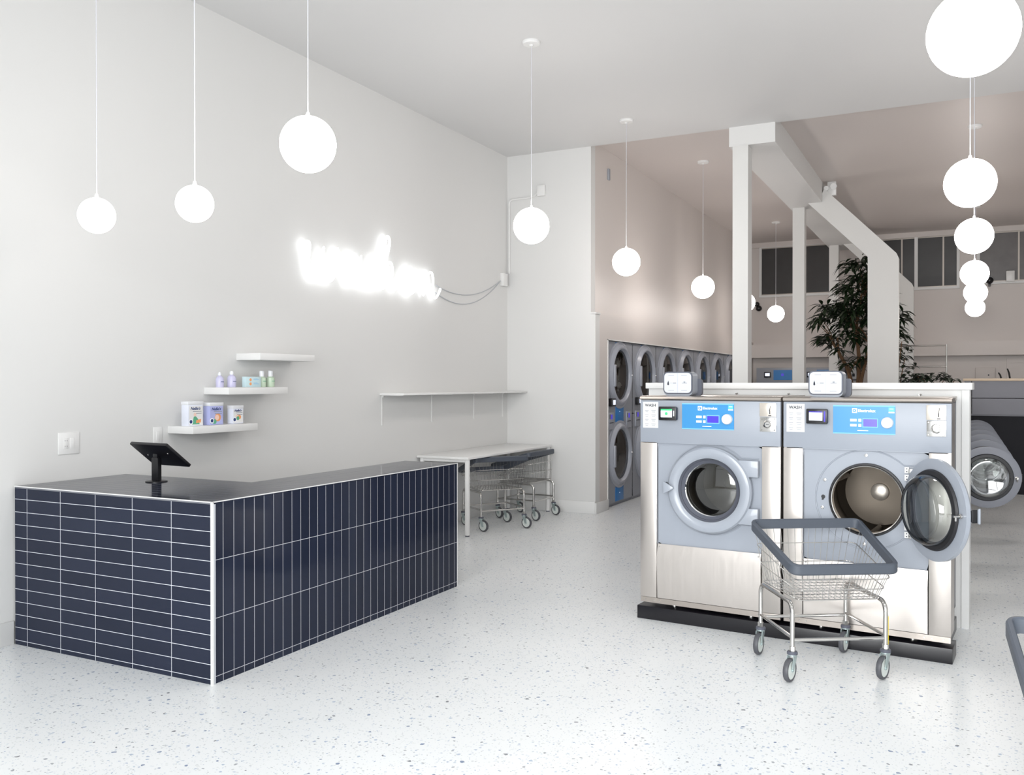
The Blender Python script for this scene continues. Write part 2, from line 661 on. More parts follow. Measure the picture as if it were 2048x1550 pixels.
# back wall: bulkhead, panel joints, door
struct('trim_2', B(M['greige']).box(-4.0, XR, YB - 0.30, YB, 2.09, 2.36).box(-4.0, XR, YB - 0.06, YB, 4.40, ZC2))
bt = B(M['greige_ceil'])
for x in (-2.4, -0.8, 0.62, 1.9):
    bt.box(x - 0.006, x + 0.006, YB - 0.012, YB, 0.0, 2.09)
struct('trim_3', bt)
d1 = struct('door_1', B(M['greige']).box(0.74, 0.82, YB - 0.05, YB, 0, 2.03).box(1.72, 1.80, YB - 0.05, YB, 0, 2.03).box(0.82, 1.72, YB - 0.05, YB, 1.95, 2.03).box(0.82, 1.72, YB - 0.03, YB, 0, 1.95))
obj('door_handle', B(M['chrome']).cyl((0.92, YB - 0.09, 1.0), (1.04, YB - 0.09, 1.0), 0.01).cyl((0.92, YB - 0.09, 1.0), (0.92, YB - 0.028, 1.0), 0.01), d1)


def back_window(name, x0, x1, z0, z1, mulls, pane_mat):
    w = struct(name, B(M['trim']).box(x0 - 0.05, x0, YB - 0.05, YB, z0 - 0.04, z1 + 0.03).box(x1, x1 + 0.05, YB - 0.05, YB, z0 - 0.04, z1 + 0.03)
               .box(x0 - 0.05, x1 + 0.05, YB - 0.07, YB, z0 - 0.045, z0).box(x0, x1, YB - 0.05, YB, z1, z1 + 0.03))
    p = obj('window_pane', B(pane_mat).box(x0, x1, YB - 0.02, YB - 0.005, z0, z1), w)
    f = B(M['alu'])
    f.box(x0, x1, YB - 0.035, YB - 0.018, z1 - 0.02, z1).box(x0, x1, YB - 0.035, YB - 0.018, z0, z0 + 0.02)
    for x in mulls:
        f.box(x - 0.014, x + 0.014, YB - 0.04, YB - 0.018, z0, z1)
    obj('window_mullion', f, w)
    return w


back_window('window_1', -3.75, -2.30, 3.40, 4.39, (-3.05,), M['pane'])
back_window('window_2', -1.70, -0.10, 3.42, 4.40, (-1.06, -0.33), M['pane'])
M_trim = B(M['trim']).box(-0.835, -0.775, YB - 0.06, YB - 0.005, 3.42, 4.40)
obj('window_post', M_trim, bpy.data.objects['window_2'])
back_window('window_3', 0.29, 1.75, 3.47, 4.40, (0.93,), M['pane_curtain'])

# beam with its posts and diagonal braces
struct('ceiling_beam', B(M['wall']).box(-2.325, -1.825, 9.94, YB - 0.3, 4.205, ZC2))
colmat = M['trim_col']
for y, d in ((9.93, 0.20), (13.85, 0.18), (17.95, 0.18)):
    struct('column', B(colmat).box(-2.283, -2.113, y, y + d, 0, 4.205))
for y in (13.58, 17.9):
    struct('braced_column', B(colmat).prism([(-2.02, 4.205), (-1.825, 4.33), (-1.80, 4.40), (-0.83, 3.40), (-0.80, 3.33), (-0.80, 0), (-1.205, 0), (-1.205, 3.37)], 'y', y, y + 0.16))

# island wall behind the two washers (turned a little against the room)
RZ = -0.0825
L0 = Vector((-1.933, 5.699, 0))
U = Vector((math.cos(RZ), math.sin(RZ), 0))
V = Vector((-math.sin(RZ), math.cos(RZ), 0))


def isl(u, v, z=0):
    return L0 + U * u + V * v + Vector((0, 0, z))


wi = B(M['wall'])
wi.box(-0.29, 1.873, 0.855, 0.95, 0, 1.534).box(1.868, 1.912, 0.845, 0.95, 0, 1.534)
o = struct('wall_island', wi)
o.location = L0
o.rotation_euler = (0, 0, RZ)
cap = struct('trim_4', B(M['white']).box(-0.305, 1.928, 0.825, 1.0, 1.534, 1.578, 0.003))
cap.location = L0
cap.rotation_euler = (0, 0, RZ)
struct('wall_island_core', B(M['slate']).box(-2.05, -0.78, 7.0, 13.45, 0, 1.5))
for u_ in (0.40, 0.77, 1.16, 1.62):
    k = obj('pipe_clip', B(M['chrome']).cyl((0, -0.0, 0), (0, -0.02, 0), 0.006, 8).cyl((0, -0.02, 0), (0.012, -0.02, 0.004), 0.005, 8))
    k.location = isl(u_, 0.852, 1.499)
    k.rotation_euler = (0, 0, RZ)
    tag(k, 'small chrome clip on white island wall above the washers', 'clip', 'chrome clips on the island wall')


# ------------------------------------------------------------------ tiled L-shaped counter
ct = thing('reception_counter', 'L-shaped reception counter covered in glossy navy tiles with pale grout', 'counter', (0, 0, 0))
H = 0.955
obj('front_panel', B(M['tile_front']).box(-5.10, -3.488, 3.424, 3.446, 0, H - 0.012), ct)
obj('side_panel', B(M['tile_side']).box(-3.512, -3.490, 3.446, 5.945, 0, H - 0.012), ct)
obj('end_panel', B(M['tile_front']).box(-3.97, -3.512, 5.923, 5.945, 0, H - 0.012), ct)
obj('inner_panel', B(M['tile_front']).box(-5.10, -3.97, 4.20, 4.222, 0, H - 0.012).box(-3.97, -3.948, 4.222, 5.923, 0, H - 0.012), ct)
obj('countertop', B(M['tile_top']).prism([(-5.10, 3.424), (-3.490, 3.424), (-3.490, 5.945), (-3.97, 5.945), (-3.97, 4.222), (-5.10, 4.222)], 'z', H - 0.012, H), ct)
obj('edge_trim', B(M['white'])
    .box(-3.492, -3.480, 3.414, 3.426, 0, H + 0.001)
    .box(-5.10, -3.480, 3.419, 3.425, H - 0.003, H + 0.002)
    .box(-3.491, -3.485, 3.414, 5.949, H - 0.003, H + 0.002)
    .box(-3.491, -3.487, 5.943, 5.947, 0, H), ct, 'white edge trim')

# tablet on its stand
tb = thing('tablet_stand', 'black tablet on a short post standing on the navy counter, seen from behind', 'tablet', (-4.53, 3.98, H + 0.001))
obj('base_plate', B(M['black']).lathe([(0, 0), (0.066, 0), (0.066, 0.004), (0.06, 0.006), (0, 0.006)], seg=28), tb)
obj('post', B(M['black']).box(-0.028, 0.028, -0.016, 0.016, 0.006, 0.15, 0.004).box(-0.018, 0.018, -0.014, 0.014, 0.14, 0.185, 0.004, rot=Matrix.Rotation(0.0, 4, 'X')), tb)
tm = Matrix.Translation((0.03, 0.005, 0.17)) @ Matrix.Rotation(-0.06, 4, 'Z') @ Matrix.Rotation(math.radians(40), 4, 'X') @ Matrix.Rotation(0.0, 4, 'Y')
# tablet: screen up and to the back (+Y), its rear to the street side
tm = Matrix.Translation((0.03, 0.003, 0.172)) @ Matrix.Rotation(-0.07, 4, 'Z') @ Matrix.Rotation(math.radians(-39), 4, 'X')
obj('tablet', B(M['black']).box(-0.175, 0.175, -0.115, 0.115, -0.010, 0.012, 0.006, rot=tm), tb)
obj('screen', B(M['pane']).box(-0.155, 0.155, -0.098, 0.098, 0.0122, 0.0132, rot=tm), tb)
for sx in (-0.11, 0.11):
    sc = B(M['chrome']).lathe([(0, -0.0135), (0.004, -0.0135), (0.005, -0.0101)], (sx, -0.0 if sx < 0 else -0.03, 0), 'z', 10, mtx=tm)
    obj('screw', sc, tb)

# ------------------------------------------------------------------ left wall fittings
def wall_plate(name, label, y, z, w, h, n, cat):
    t = thing(name, label, cat, (XL, y, z))
    obj('cover_plate', B(M['white']).box(0, 0.007, -w / 2, w / 2, -h / 2, h / 2, 0.003), t)
    for i in range(n):
        c = (i - (n - 1) / 2) * 0.046
        if name == 'wall_outlet':
            b = B(M['white'], M['ink']).box(0.007, 0.0085, c - 0.017, c + 0.017, -0.034, 0.034, 0.0007)
            if i == 0 or n == 1:
                b.use(1)
                for zz in (-0.018, 0.018):
                    b.box(0.0085, 0.0092, c - 0.008, c - 0.006, zz - 0.004, zz + 0.004).box(0.0085, 0.0092, c + 0.006, c + 0.008, zz - 0.004, zz + 0.004)
            obj('socket', b, t)
        else:
            obj('rocker', B(M['white']).box(0.007, 0.011, c - 0.016, c + 0.016, -0.033, 0.033, 0.002, rot=Matrix.Rotation(0.03, 4, 'Y')), t)
    return t


wall_plate('wall_outlet', 'square white double outlet plate on left wall above tiled counter', 3.80, 1.19, 0.15, 0.14, 2, 'outlet')
wall_plate('light_switch', 'narrow white switch plate on left wall beside lowest floating shelf', 4.505, 1.20, 0.075, 0.125, 1, 'switch')

shelves = ((4.60, 1.213, 'lowest short white floating shelf, holding three detergent tins', 'floating_shelf'),
           (4.945, 1.490, 'middle short white floating shelf, holding bottles and small box', 'floating_shelf'),
           (5.28, 1.757, 'topmost short white floating shelf, empty', 'floating_shelf'))
for y, z, lab, nm in shelves:
    tag(obj(nm, B(M['white']).box(XL, XL + 0.25, y, y + 0.65, z, z + 0.053, 0.002)), lab, 'shelf', 'staggered floating shelves')

ls = thing('bracket_shelf', 'long thin white wall shelf on brackets above the folding table', 'shelf', (XL, 7.215, 1.455))
obj('shelf_board', B(M['white']).box(0, 0.285, 0, 2.745, 0, 0.02, 0.002), ls)
for y in (0.04, 0.965, 1.89, 2.62):
    obj('bracket', B(M['white']).box(0.0, 0.006, y - 0.014, y + 0.014, -0.30, 0, 0.001).box(0.0, 0.25, y - 0.014, y + 0.014, -0.006, 0, 0.001).box(0.004, 0.02, y - 0.003, y + 0.003, -0.022, -0.004), ls)

tbl = thing('folding_table', 'white folding table with round legs against left wall', 'table', (XL, 7.87, 0))
obj('tabletop', B(M['white']).box(0.005, 0.63, 0, 2.08, 0.79, 0.815, 0.004), tbl)
for x, y in ((0.595, 0.045), (0.05, 0.045), (0.595, 2.03), (0.05, 2.03)):
    obj('leg', B(M['white'], M['grey_dark']).cyl((x, y, 0.012), (x, y, 0.79), 0.026, 20).use(1).cyl((x, y, 0), (x, y, 0.012), 0.022, 16), tbl)
obj('table_frame', B(M['white']).box(0.05, 0.595, 0.03, 0.055, 0.76, 0.79).box(0.05, 0.595, 2.02, 2.045, 0.76, 0.79).box(0.03, 0.055, 0.045, 2.03, 0.76, 0.79), tbl)


# detergent tins (faces towards +X)
def tin(y0, w, h, d, body, label, kind):
    t = thing('detergent_tin', label, 'tin', (-4.93 - d / 2, y0 + w / 2, 1.2665), 0, 'detergent tins on the lowest shelf')
    obj('tin_body', B(body).box(-d / 2, d / 2, -w / 2, w / 2, 0, h - 0.022, 0.004), t)
    obj('lid', B(M['clear']).box(-d / 2 - 0.002, d / 2 + 0.002, -w / 2 - 0.002, w / 2 + 0.002, h - 0.026, h, 0.004), t)
    f = d / 2
    lb = obj('printed_label', B(M['white'] if kind != 1 else body).box(f, f + 0.0008, -w / 2 + 0.008, w / 2 - 0.008, 0.008, h - 0.036), t)
    text('brand_lettering', 'Nellie’s', w * 0.215, M['navy_ink'], lb, (f + 0.0012, -w * 0.36, h * 0.655), FACE_X, shear=0.35, bold=0.0006)
    p = B(M['green'], M['orange'], M['pink'], M['navy_ink'], M['white_ink'])
    disc = lambda y, z, r, dx: p.lathe([(0, dx + 0.0006), (r, dx + 0.0006), (r, dx)], (f + 0.0006, y, z), 'x', 18)
    if kind == 0:
        p.use(0).prism([(-0.035, 0.012), (0.035, 0.012), (0.02, 0.05), (0.0, 0.07), (-0.02, 0.068)], 'x', f + 0.0006, f + 0.0012)
        p.use(2)
        disc(-0.008, 0.082, 0.013, 0.0003)
        p.use(1).prism([(0.0, 0.02), (0.045, 0.024), (0.048, 0.05), (0.004, 0.042)], 'x', f + 0.001, f + 0.0018)
    elif kind == 1:
        p.use(1)
        disc(0.012, 0.055, 0.03, 0)
        p.use(2)
        disc(0.004, 0.055, 0.02, 0.0006)
        p.use(0)
        disc(-0.02, 0.025, 0.018, 0.0006)
    else:
        p.use(2)
        disc(-0.01, 0.055, 0.016, 0)
        p.use(1)
        disc(0.012, 0.05, 0.017, 0.0004)
        p.use(0)
        disc(-0.004, 0.042, 0.015, 0.0008)
    p.use(4)
    disc(-w * 0.34, 0.032, 0.02, 0.001)
    p.use(3)
    disc(-w * 0.34, 0.032, 0.013, 0.0018)
    obj('printed_picture', p, lb)
    pb = B(M['print'])
    for i in range(2):
        pb.box(f + 0.0008, f + 0.0013, -w * 0.2 + 0.01 * i, w * 0.38, h * 0.575 - 0.014 * i, h * 0.575 - 0.014 * i + 0.005)
    obj('fine_print', pb, lb)
    return t


tin(4.613, 0.140, 0.178, 0.07, M['tin_w'], 'largest white detergent tin with green picture, nearest on lowest shelf', 0)
tin(4.814, 0.137, 0.165, 0.065, M['tin_v'], 'lilac detergent tin with round orange picture, middle of lowest shelf', 1)
tin(5.046, 0.113, 0.140, 0.055, M['tin_w'], 'smallest pale detergent tin, right end of lowest shelf', 2)


def bottle(x, y, r, h, body, cap, label, grp):
    t = thing('bottle', label, 'bottle', (x, y, 1.5435), 0, grp)
    if cap == 'spray':
        obj('bottle_body', B(body).lathe([(0, 0), (r * 0.95, 0), (r, 0.006), (r, h * 0.55), (r * 0.8, h * 0.68), (r * 0.38, h * 0.76), (r * 0.38, h * 0.8), (0, h * 0.8)], seg=20), t)
        obj('cap', B(M['clear']).lathe([(r * 0.45, h * 0.78), (r * 0.45, h * 0.9), (r * 0.25, h), (0, h)], seg=16), t)
    else:
        obj('bottle_body', B(body).lathe([(0, 0), (r * 0.95, 0), (r, 0.006), (r, h * 0.55), (r * 0.7, h * 0.63), (r * 0.4, h * 0.66), (0, h * 0.66)], seg=20), t)
        obj('cap', B(M['clear']).lathe([(r * 0.55, h * 0.64), (r * 0.6, h * 0.66), (r * 0.6, h - 0.004), (r * 0.5, h), (0, h)], seg=16), t)
    for a, hh in ((0.5, 0.36),):
        pts = [((r + 0.0006) * math.cos(q), (r + 0.0006) * math.sin(q), h * hh) for q in [a - 2 * a * k / 8 for k in range(9)]]
        obj('fine_print', B(M['green'] if body is M['mint'] else M['navy_ink']).tube(pts, 0.0022, 5), t)


bottle(-5.0, 4.985, 0.03, 0.115, M['lilac'], 'spray', 'lilac bottle standing nearest the left end of middle shelf', 'lilac bottles on the middle shelf')
bottle(-5.0, 5.107, 0.034, 0.125, M['lilac'], 'spray', 'lilac bottle on middle shelf beside the aqua box', 'lilac bottles on the middle shelf')
bottle(-5.0, 5.435, 0.034, 0.13, M['mint'], 'cap', 'mint green bottle on middle shelf touching the aqua box', 'mint bottles on the middle shelf')
bottle(-5.0, 5.535, 0.034, 0.132, M['mint'], 'cap', 'mint green bottle at right end of middle shelf', 'mint bottles on the middle shelf')
bx = thing('soap_carton', 'small aqua carton with two orange dots on middle floating shelf', 'box', (-5.0, 5.30, 1.5435))
obj('carton', B(M['aqua']).box(0.0, 0.04, -0.083, 0.083, 0, 0.082, 0.002), bx)
pc = B(M['orange'], M['print2'])
for z in (0.026, 0.058):
    pc.use(0).lathe([(0, 0.0406), (0.012, 0.0406), (0.012, 0.0398)], (0, -0.032, z), 'x', 16)
    pc.use(1).box(0.0402, 0.0406, 0.0, 0.06, z - 0.002, z + 0.001).box(0.0402, 0.0406, 0.0, 0.045, z + 0.006, z + 0.009)
obj('printed_picture', pc, bx)


# ------------------------------------------------------------------ neon sign
def spline(pts, n=7):
    out = []
    P = [pts[0]] + list(pts) + [pts[-1]]
    for i in range(1, len(P) - 2):
        p0, p1, p2, p3 = P[i - 1], P[i], P[i + 1], P[i + 2]
        for k in range(n):
            t = k / n
            out.append(tuple(0.5 * (2 * b + (c - a) * t + (2 * a - 5 * b + 4 * c - d) * t * t + (3 * b - a - 3 * c + d) * t ** 3) for a, b, c, d in zip(p0, p1, p2, p3)))
    out.append(pts[-1])
    return out


ns = thing('neon_sign', 'glowing white neon script sign reading wash on, mounted on left wall', 'sign', (XL, 6.02, 2.48))
word1 = [  # (along wall, height) in metres from the sign's lower left
    [(0.02, 0.26), (0.04, 0.32), (0.08, 0.30), (0.07, 0.15), (0.11, 0.03), (0.19, 0.02), (0.25, 0.12), (0.27, 0.30), (0.26, 0.14), (0.30, 0.03), (0.38, 0.02), (0.44, 0.12), (0.46, 0.31), (0.49, 0.27), (0.56, 0.25)],
    [(0.80, 0.24), (0.72, 0.30), (0.62, 0.24), (0.58, 0.12), (0.63, 0.02), (0.72, 0.04), (0.80, 0.16), (0.82, 0.29), (0.81, 0.12), (0.84, 0.03), (0.90, 0.04), (0.96, 0.12)],
    [(0.94, 0.06), (1.00, 0.18), (1.05, 0.31), (1.07, 0.20), (1.08, 0.08), (1.02, 0.01), (0.96, 0.04)],
    [(1.08, 0.08), (1.16, 0.16), (1.26, 0.38), (1.29, 0.50), (1.25, 0.54), (1.21, 0.44), (1.19, 0.22), (1.18, 0.02), (1.22, 0.20), (1.29, 0.29), (1.34, 0.24), (1.33, 0.10), (1.37, 0.03), (1.43, 0.06), (1.47, 0.13)]]
word2 = [
    [(1.72, 0.27), (1.62, 0.28), (1.55, 0.18), (1.56, 0.06), (1.65, 0.01), (1.76, 0.07), (1.79, 0.19), (1.72, 0.27), (1.78, 0.24), (1.86, 0.26)],
    [(1.90, 0.27), (1.92, 0.15), (1.91, 0.02), (1.95, 0.18), (2.03, 0.27), (2.09, 0.25), (2.10, 0.12), (2.09, 0.04), (2.14, 0.01), (2.20, 0.05), (2.25, 0.12)]]
for w, nm in ((word1, 'wash'), (word2, 'on')):
    b = B(M['neon'])
    for st in w:
        b.tube([(0.055, a, z) for a, z in spline(st)], 0.012, 8)
    obj('neon_tube', b, ns)
for a, z in ((0.07, 0.2), (0.3, 0.04), (0.60, 0.2), (0.84, 0.05), (1.07, 0.2), (1.27, 0.45), (1.33, 0.1), (1.56, 0.1), (1.91, 0.1), (2.1, 0.15)):
    obj('tube_support', B(M['clear']).cyl((0, a, z), (0.045, a, z), 0.005, 8), ns)
cb = B(M['print3'])
for dz, sag in ((0.16, 0.14), (0.08, 0.20)):
    cb.tube([(0.012, 2.22 + 1.525 * t, 2.48 + dz + (0.36 - dz) * t - sag * 4 * t * (1 - t) - 2.48) for t in [i / 16 for i in range(17)]], 0.005, 6)
obj('power_cable', cb, ns, 'thin grey sagging cables')
pw = thing('power_supply', 'small white power box on left wall near corner, fed from neon cables', 'power box', (XL, 9.83, 2.78))
obj('box', B(M['white']).box(0, 0.05, -0.06, 0.06, 0, 0.16, 0.004), pw)
obj('side_bracket', B(M['print']).box(0, 0.03, 0.06, 0.10, 0.02, 0.17, 0.002), pw)
cd = thing('conduit', 'thin white conduit running up the corner to a junction box', 'conduit', (-5.085, YP - 0.015, 2.95))
obj('pipe', B(M['white']).tube([(0, 0, 0), (0, 0, 0.87), (0.015, 0, 0.91), (0.05, 0, 0.925), (0.25, 0, 0.925), (0.35, 0, 0.94), (0.42, 0, 0.99)], 0.009, 8), cd)
obj('junction_box', B(M['white']).box(0.40, 0.50, -0.03, 0.014, 0.93, 1.06, 0.004), cd)
tag(obj('wall_sensor', B(M['print']).box(-3.99, -3.965, 10.52, 10.57, 4.13, 4.27, 0.004)), 'slim grey sensor high on the wall over the dryers', 'sensor')


# ------------------------------------------------------------------ pendant globes
def pendant(label, x, y, z, d, zc, group):
    t = thing('pendant_lamp', label, 'lamp', (x, y, zc), 0, group)
    r = d / 2
    zz = z - zc
    obj('globe', B(M['globe'] if d > 0.25 else M['globe_small']).sphere((0, 0, zz), r, 40, 24), t, 'glowing opal globe')
    obj('socket_cap', B(M['white']).lathe([(0.0, r + 0.022), (0.008, r + 0.022), (0.011, r + 0.008), (0.016, r - 0.003)], (0, 0, zz), seg=16), t)
    obj('cord', B(M['cord']).cyl((0, 0, zz + r + 0.02), (0, 0, -0.02), 0.0032, 8), t)
    obj('canopy', B(M['white']).lathe([(0.0, -0.04), (0.012, -0.038), (0.02, -0.028), (0.068, -0.024), (0.075, -0.016), (0.075, 0)], seg=28), t)


G1, G2, G3 = 'globe pendants down the left side', 'small globe pendants over the counter', 'globe pendants down the right aisle'
pendant('small glowing globe pendant farthest left, over the counter end', -4.35, 3.41, 2.52, 0.20, ZC, G2)
pendant('small glowing globe pendant over the tablet, second from left', -3.70, 3.51, 2.545, 0.20, ZC, G2)
pendant('largest glowing globe pendant on the left, before the left wall', -3.14, 3.77, 2.86, 0.30, ZC, G1)
pendant('glowing globe pendant before the white pilaster near the neon sign', -3.21, 6.69, 2.887, 0.30, ZC, G1)
pendant('glowing globe pendant before the grey wall, right of the pilaster edge', -3.25, 9.15, 2.885, 0.30, ZC, G1)
pendant('glowing globe pendant between dryer wall and first white column', -3.06, 11.62, 2.84, 0.30, ZC2, G1)
pendant('glowing globe pendant mostly hidden behind the first white column', -3.05, 14.15, 2.84, 0.30, ZC2, G1)
pendant('smallest left-row globe pendant, far off between two white columns', -3.03, 16.6, 2.83, 0.30, ZC2, G1)
pendant('biggest globe pendant at top right, nearest of the right row', 0.03, 3.52, 2.81, 0.30, ZC, G3)
pendant('second globe pendant from the front in the right row', 0.04, 6.22, 2.82, 0.30, ZC, G3)
pendant('third globe pendant from the front in the right row', 0.086, 8.48, 2.82, 0.30, ZC, G3)
pendant('fourth globe pendant in right row, touching the one below', 0.122, 11.4, 2.82, 0.30, ZC2, G3)
pendant('fifth globe pendant in right row, between two others', 0.16, 13.81, 2.82, 0.30, ZC2, G3)
pendant('lowest and farthest globe pendant of the right row', 0.186, 16.6, 2.82, 0.30, ZC2, G3)


# ------------------------------------------------------------------ washers
def door_profile_closed(r, rg):
    # (radius, y) seen from the front at -y
    return [(r, -0.004), (r, -0.028), (r - 0.012, -0.040), (r - 0.035, -0.046), (rg + 0.02, -0.040), (rg, -0.024), (rg - 0.004, 0.004)]


def make_washer(label, group, w=0.937, h=1.48, zb=0.145, uc=0.485, zc=0.888, r=0.278, rg=0.205, angle=0.0, front=True, depth=0.80, screen='w', mark=''):
    t = thing('washing_machine', label, 'washing machine', (0, 0, 0), 0, group)
    pt = h - 0.298          # lower edge of the control panel
    lo = 0.507              # top of the lower steel panel
    # cabinet shell (sides, back, top), open at the front
    obj('cabinet', B(M['steel'], M['slate'])
        .box(0.003, 0.02, 0.012, 0.2, zb, h - 0.02).box(w - 0.02, w - 0.003, 0.012, 0.2, zb, h - 0.02)
        .use(1).box(0.05, 0.065, 0.19, depth, zb, h - 0.02).box(w - 0.065, w - 0.05, 0.19, depth, zb, h - 0.02)
        .box(0.003, 0.065, 0.19, 0.2, zb, h - 0.02).box(w - 0.065, w - 0.003, 0.19, 0.2, zb, h - 0.02)
        .box(0.05, w - 0.05, depth - 0.015, depth, zb, h - 0.02).box(0.05, w - 0.05, 0.03, depth, h - 0.03, h - 0.012).box(0.05, w - 0.05, 0.03, depth, zb, zb + 0.015), t)
    # rounded steel cover along the top edge
    sec = [(0.004, h - 0.016), (-0.004, h - 0.013), (-0.009, h - 0.006), (-0.006, h + 0.004), (0.004, h + 0.009), (0.05, h + 0.012), (0.2, h + 0.012), (0.2, h - 0.014), (0.03, h - 0.014)]
    obj('top_cover', B(M['steel_h']).prism(sec, 'x', 0.0, w).box(0.045, w - 0.045, 0.2, depth, h - 0.014, h + 0.012), t)
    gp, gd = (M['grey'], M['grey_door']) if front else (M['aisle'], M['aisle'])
    cp = obj('control_panel', B(gp).box(0.002, w - 0.002, -0.002, 0.03, pt, h - 0.018, 0.003), t)
    y = -0.0025
    zt = h - 0.03           # tops of the labels on the panel
    if front:
        sh = obj('instruction_sheet', B(M['paper']).box(0.022, 0.130, y - 0.0012, y + 0.001, zt - 0.172, zt), cp)
        text('heading', 'WASH', 0.0255, M['ink'], sh, (0.0365, y - 0.0014, zt - 0.030), FACE_Y, bold=0.0006, spacing=1.08)
        for j in range(2):
            pb = B(M['print'])
            for i in range(4):
                zz = zt - 0.058 - 0.03 * i
                pb.box(0.036 + 0.045 * j, 0.062 + 0.05 * j, y - 0.0016, y - 0.0012, zz, zz + 0.0035)
                pb.box(0.040 + 0.045 * j, 0.058 + 0.05 * j, y - 0.0016, y - 0.0012, zz - 0.010, zz - 0.007)
            obj('fine_print', pb, sh)
    rd = obj('card_reader', B(M['black'], M['grey_dark']).box(0.148, 0.272, -0.045, -0.028, zt - 0.118, zt - 0.028, 0.005).use(1).box(0.154, 0.268, -0.03, 0.0, zt - 0.114, zt - 0.034, 0.003), cp)
    scb = B(M['screen_w'], M['screen_g'], M['white_ink'], M['lcd'])
    scb.box(0.166, 0.243, -0.0465, -0.0452, zt - 0.098, zt - 0.044)
    if screen == 'g':
        scb.use(1).box(0.166, 0.243, -0.0468, -0.0464, zt - 0.054, zt - 0.044).lathe([(0, -0.0470), (0.011, -0.0470), (0.011, -0.0466)], (0.204, 0, zt - 0.074), 'y', 18)
        scb.use(2).box(0.252, 0.258, -0.0456, -0.0448, zt - 0.09, zt - 0.055)
    else:
        scb.use(3).box(0.166, 0.243, -0.0468, -0.0464, zt - 0.05, zt - 0.044).box(0.252, 0.260, -0.0458, -0.0450, zt - 0.104, zt - 0.042)
    obj('screen', scb, rd)
    bp = obj('blue_fascia', B(M['blue'], M['print2']).box(0.297, 0.643, y - 0.0025, y + 0.001, zt - 0.168, zt - 0.012).use(1).box(0.297, 0.643, y - 0.0028, y - 0.0024, zt - 0.012, zt - 0.004).box(0.297, 0.643, y - 0.0028, y - 0.0024, zt - 0.174, zt - 0.168), cp)
    yy = y - 0.0027
    if front:
        lg = B(M['white_ink'], M['blue'])
        lg.box(0.405, 0.433, yy - 0.0008, yy, zt - 0.050, zt - 0.022)
        lg.use(1).lathe([(0.0045, -0.0014), (0.0095, -0.0014), (0.0095, -0.0006), (0.0045, -0.0006)], (0.4175, yy, zt - 0.036), 'y', 20)
        lg.box(0.4185, 0.428, yy - 0.0016, yy - 0.0008, zt - 0.0375, zt - 0.0345)
        obj('emblem', lg, bp)
        text('brand_lettering', 'Electrolux', 0.0235, M['white_ink'], bp, (0.437, yy - 0.0004, zt - 0.0435), FACE_Y, bold=0.0006)
        bn = B(M['white_ink'])
        for zz in (zt - 0.100, zt - 0.130):
            bn.box(0.394, 0.431, yy - 0.002, yy, zz, zz + 0.015, 0.0008)
            bn.box(0.440, 0.457, yy - 0.0012, yy, zz - 0.001, zz + 0.016, 0.0005)
        bn.box(0.435, 0.495, yy - 0.0006, yy, zt - 0.155, zt - 0.151)
        obj('button', bn, bp)
        en = B(M['cyan'], M['white_ink'])
        en.box(0.606, 0.638, yy - 0.001, yy, zt - 0.038, zt - 0.016).use(1).box(0.612, 0.632, yy - 0.0014, yy - 0.001, zt - 0.026, zt - 0.022).box(0.606, 0.638, yy - 0.0012, yy, zt - 0.048, zt - 0.040)
        obj('energy_label', en, bp)
    dl = obj('display', B(M['print2']).box(0.463, 0.549, yy - 0.002, yy, zt - 0.134, zt - 0.080), bp)
    obj('lcd_screen', B(M['lcd'], M['white_ink']).box(0.468, 0.544, yy - 0.0028, yy - 0.0018, zt - 0.129, zt - 0.085), dl)
    obj('dial', B(M['white']).lathe([(0.034, 0.002), (0.034, -0.006), (0.031, -0.022), (0.027, -0.026), (0.0, -0.024)], (0.60, yy, zt - 0.104), 'y', 32), bp)
    if front:
        cb_ = obj('coin_slot', B(M['hub'], M['ink'], M['chrome']).box(0.806, 0.908, y - 0.004, y + 0.001, zt - 0.082, zt + 0.002, 0.001)
                  .use(1).box(0.867, 0.873, y - 0.0048, y - 0.0038, zt - 0.066, zt - 0.034).box(0.861, 0.879, y - 0.0048, y - 0.0038, zt - 0.078, zt - 0.073)
                  .use(2).tube([(0.874, y - 0.006, zt - 0.012), (0.872, y - 0.012, zt - 0.03), (0.868, y - 0.008, zt - 0.045)], 0.003, 6), cp)
        lk = B(M['chrome'], M['ink'])
        lk.box(0.808, 0.908, y - 0.004, y + 0.001, zt - 0.176, zt - 0.086, 0.001)
        for sx in (0.818, 0.898):
            for sz in (zt - 0.166, zt - 0.096):
                lk.lathe([(0.005, -0.003), (0.003, -0.006), (0, -0.006)], (sx, y - 0.002, sz), 'y', 10)
        lk.lathe([(0.028, -0.003), (0.028, -0.010), (0.022, -0.012), (0.021, -0.006)], (0.858, y, zt - 0.131), 'y', 28)
        lk.use(1).lathe([(0.022, -0.0052), (0.021, -0.0052)], (0.858, y, zt - 0.131), 'y', 28)
        lk.use(0).lathe([(0.0195, -0.004), (0.0195, -0.014), (0.016, -0.017), (0, -0.017)], (0.858, y, zt - 0.131), 'y', 28)
        lk.use(1).box(0.849, 0.867, y - 0.0178, y - 0.0168, zt - 0.1325, zt - 0.1295)
        obj('coin_box_lock', lk, cp)
    # steel trims left and right, recessed grey front
    obj('side_trim', B(M['steel']).box(0.002, 0.118, 0.0, 0.035, zb, pt - 0.003, 0.002), t)
    obj('side_trim', B(M['steel']).box(w - 0.118, w - 0.002, 0.0, 0.035, zb, pt - 0.003, 0.002), t)
    fp = B(gp, M['grey_dark'])
    # front panel with the round opening: ring to square fan
    x0, x1, z0, z1 = 0.118, w - 0.118, lo - 0.01, pt
    n = 64
    yf = 0.018
    circ, sq = [], []
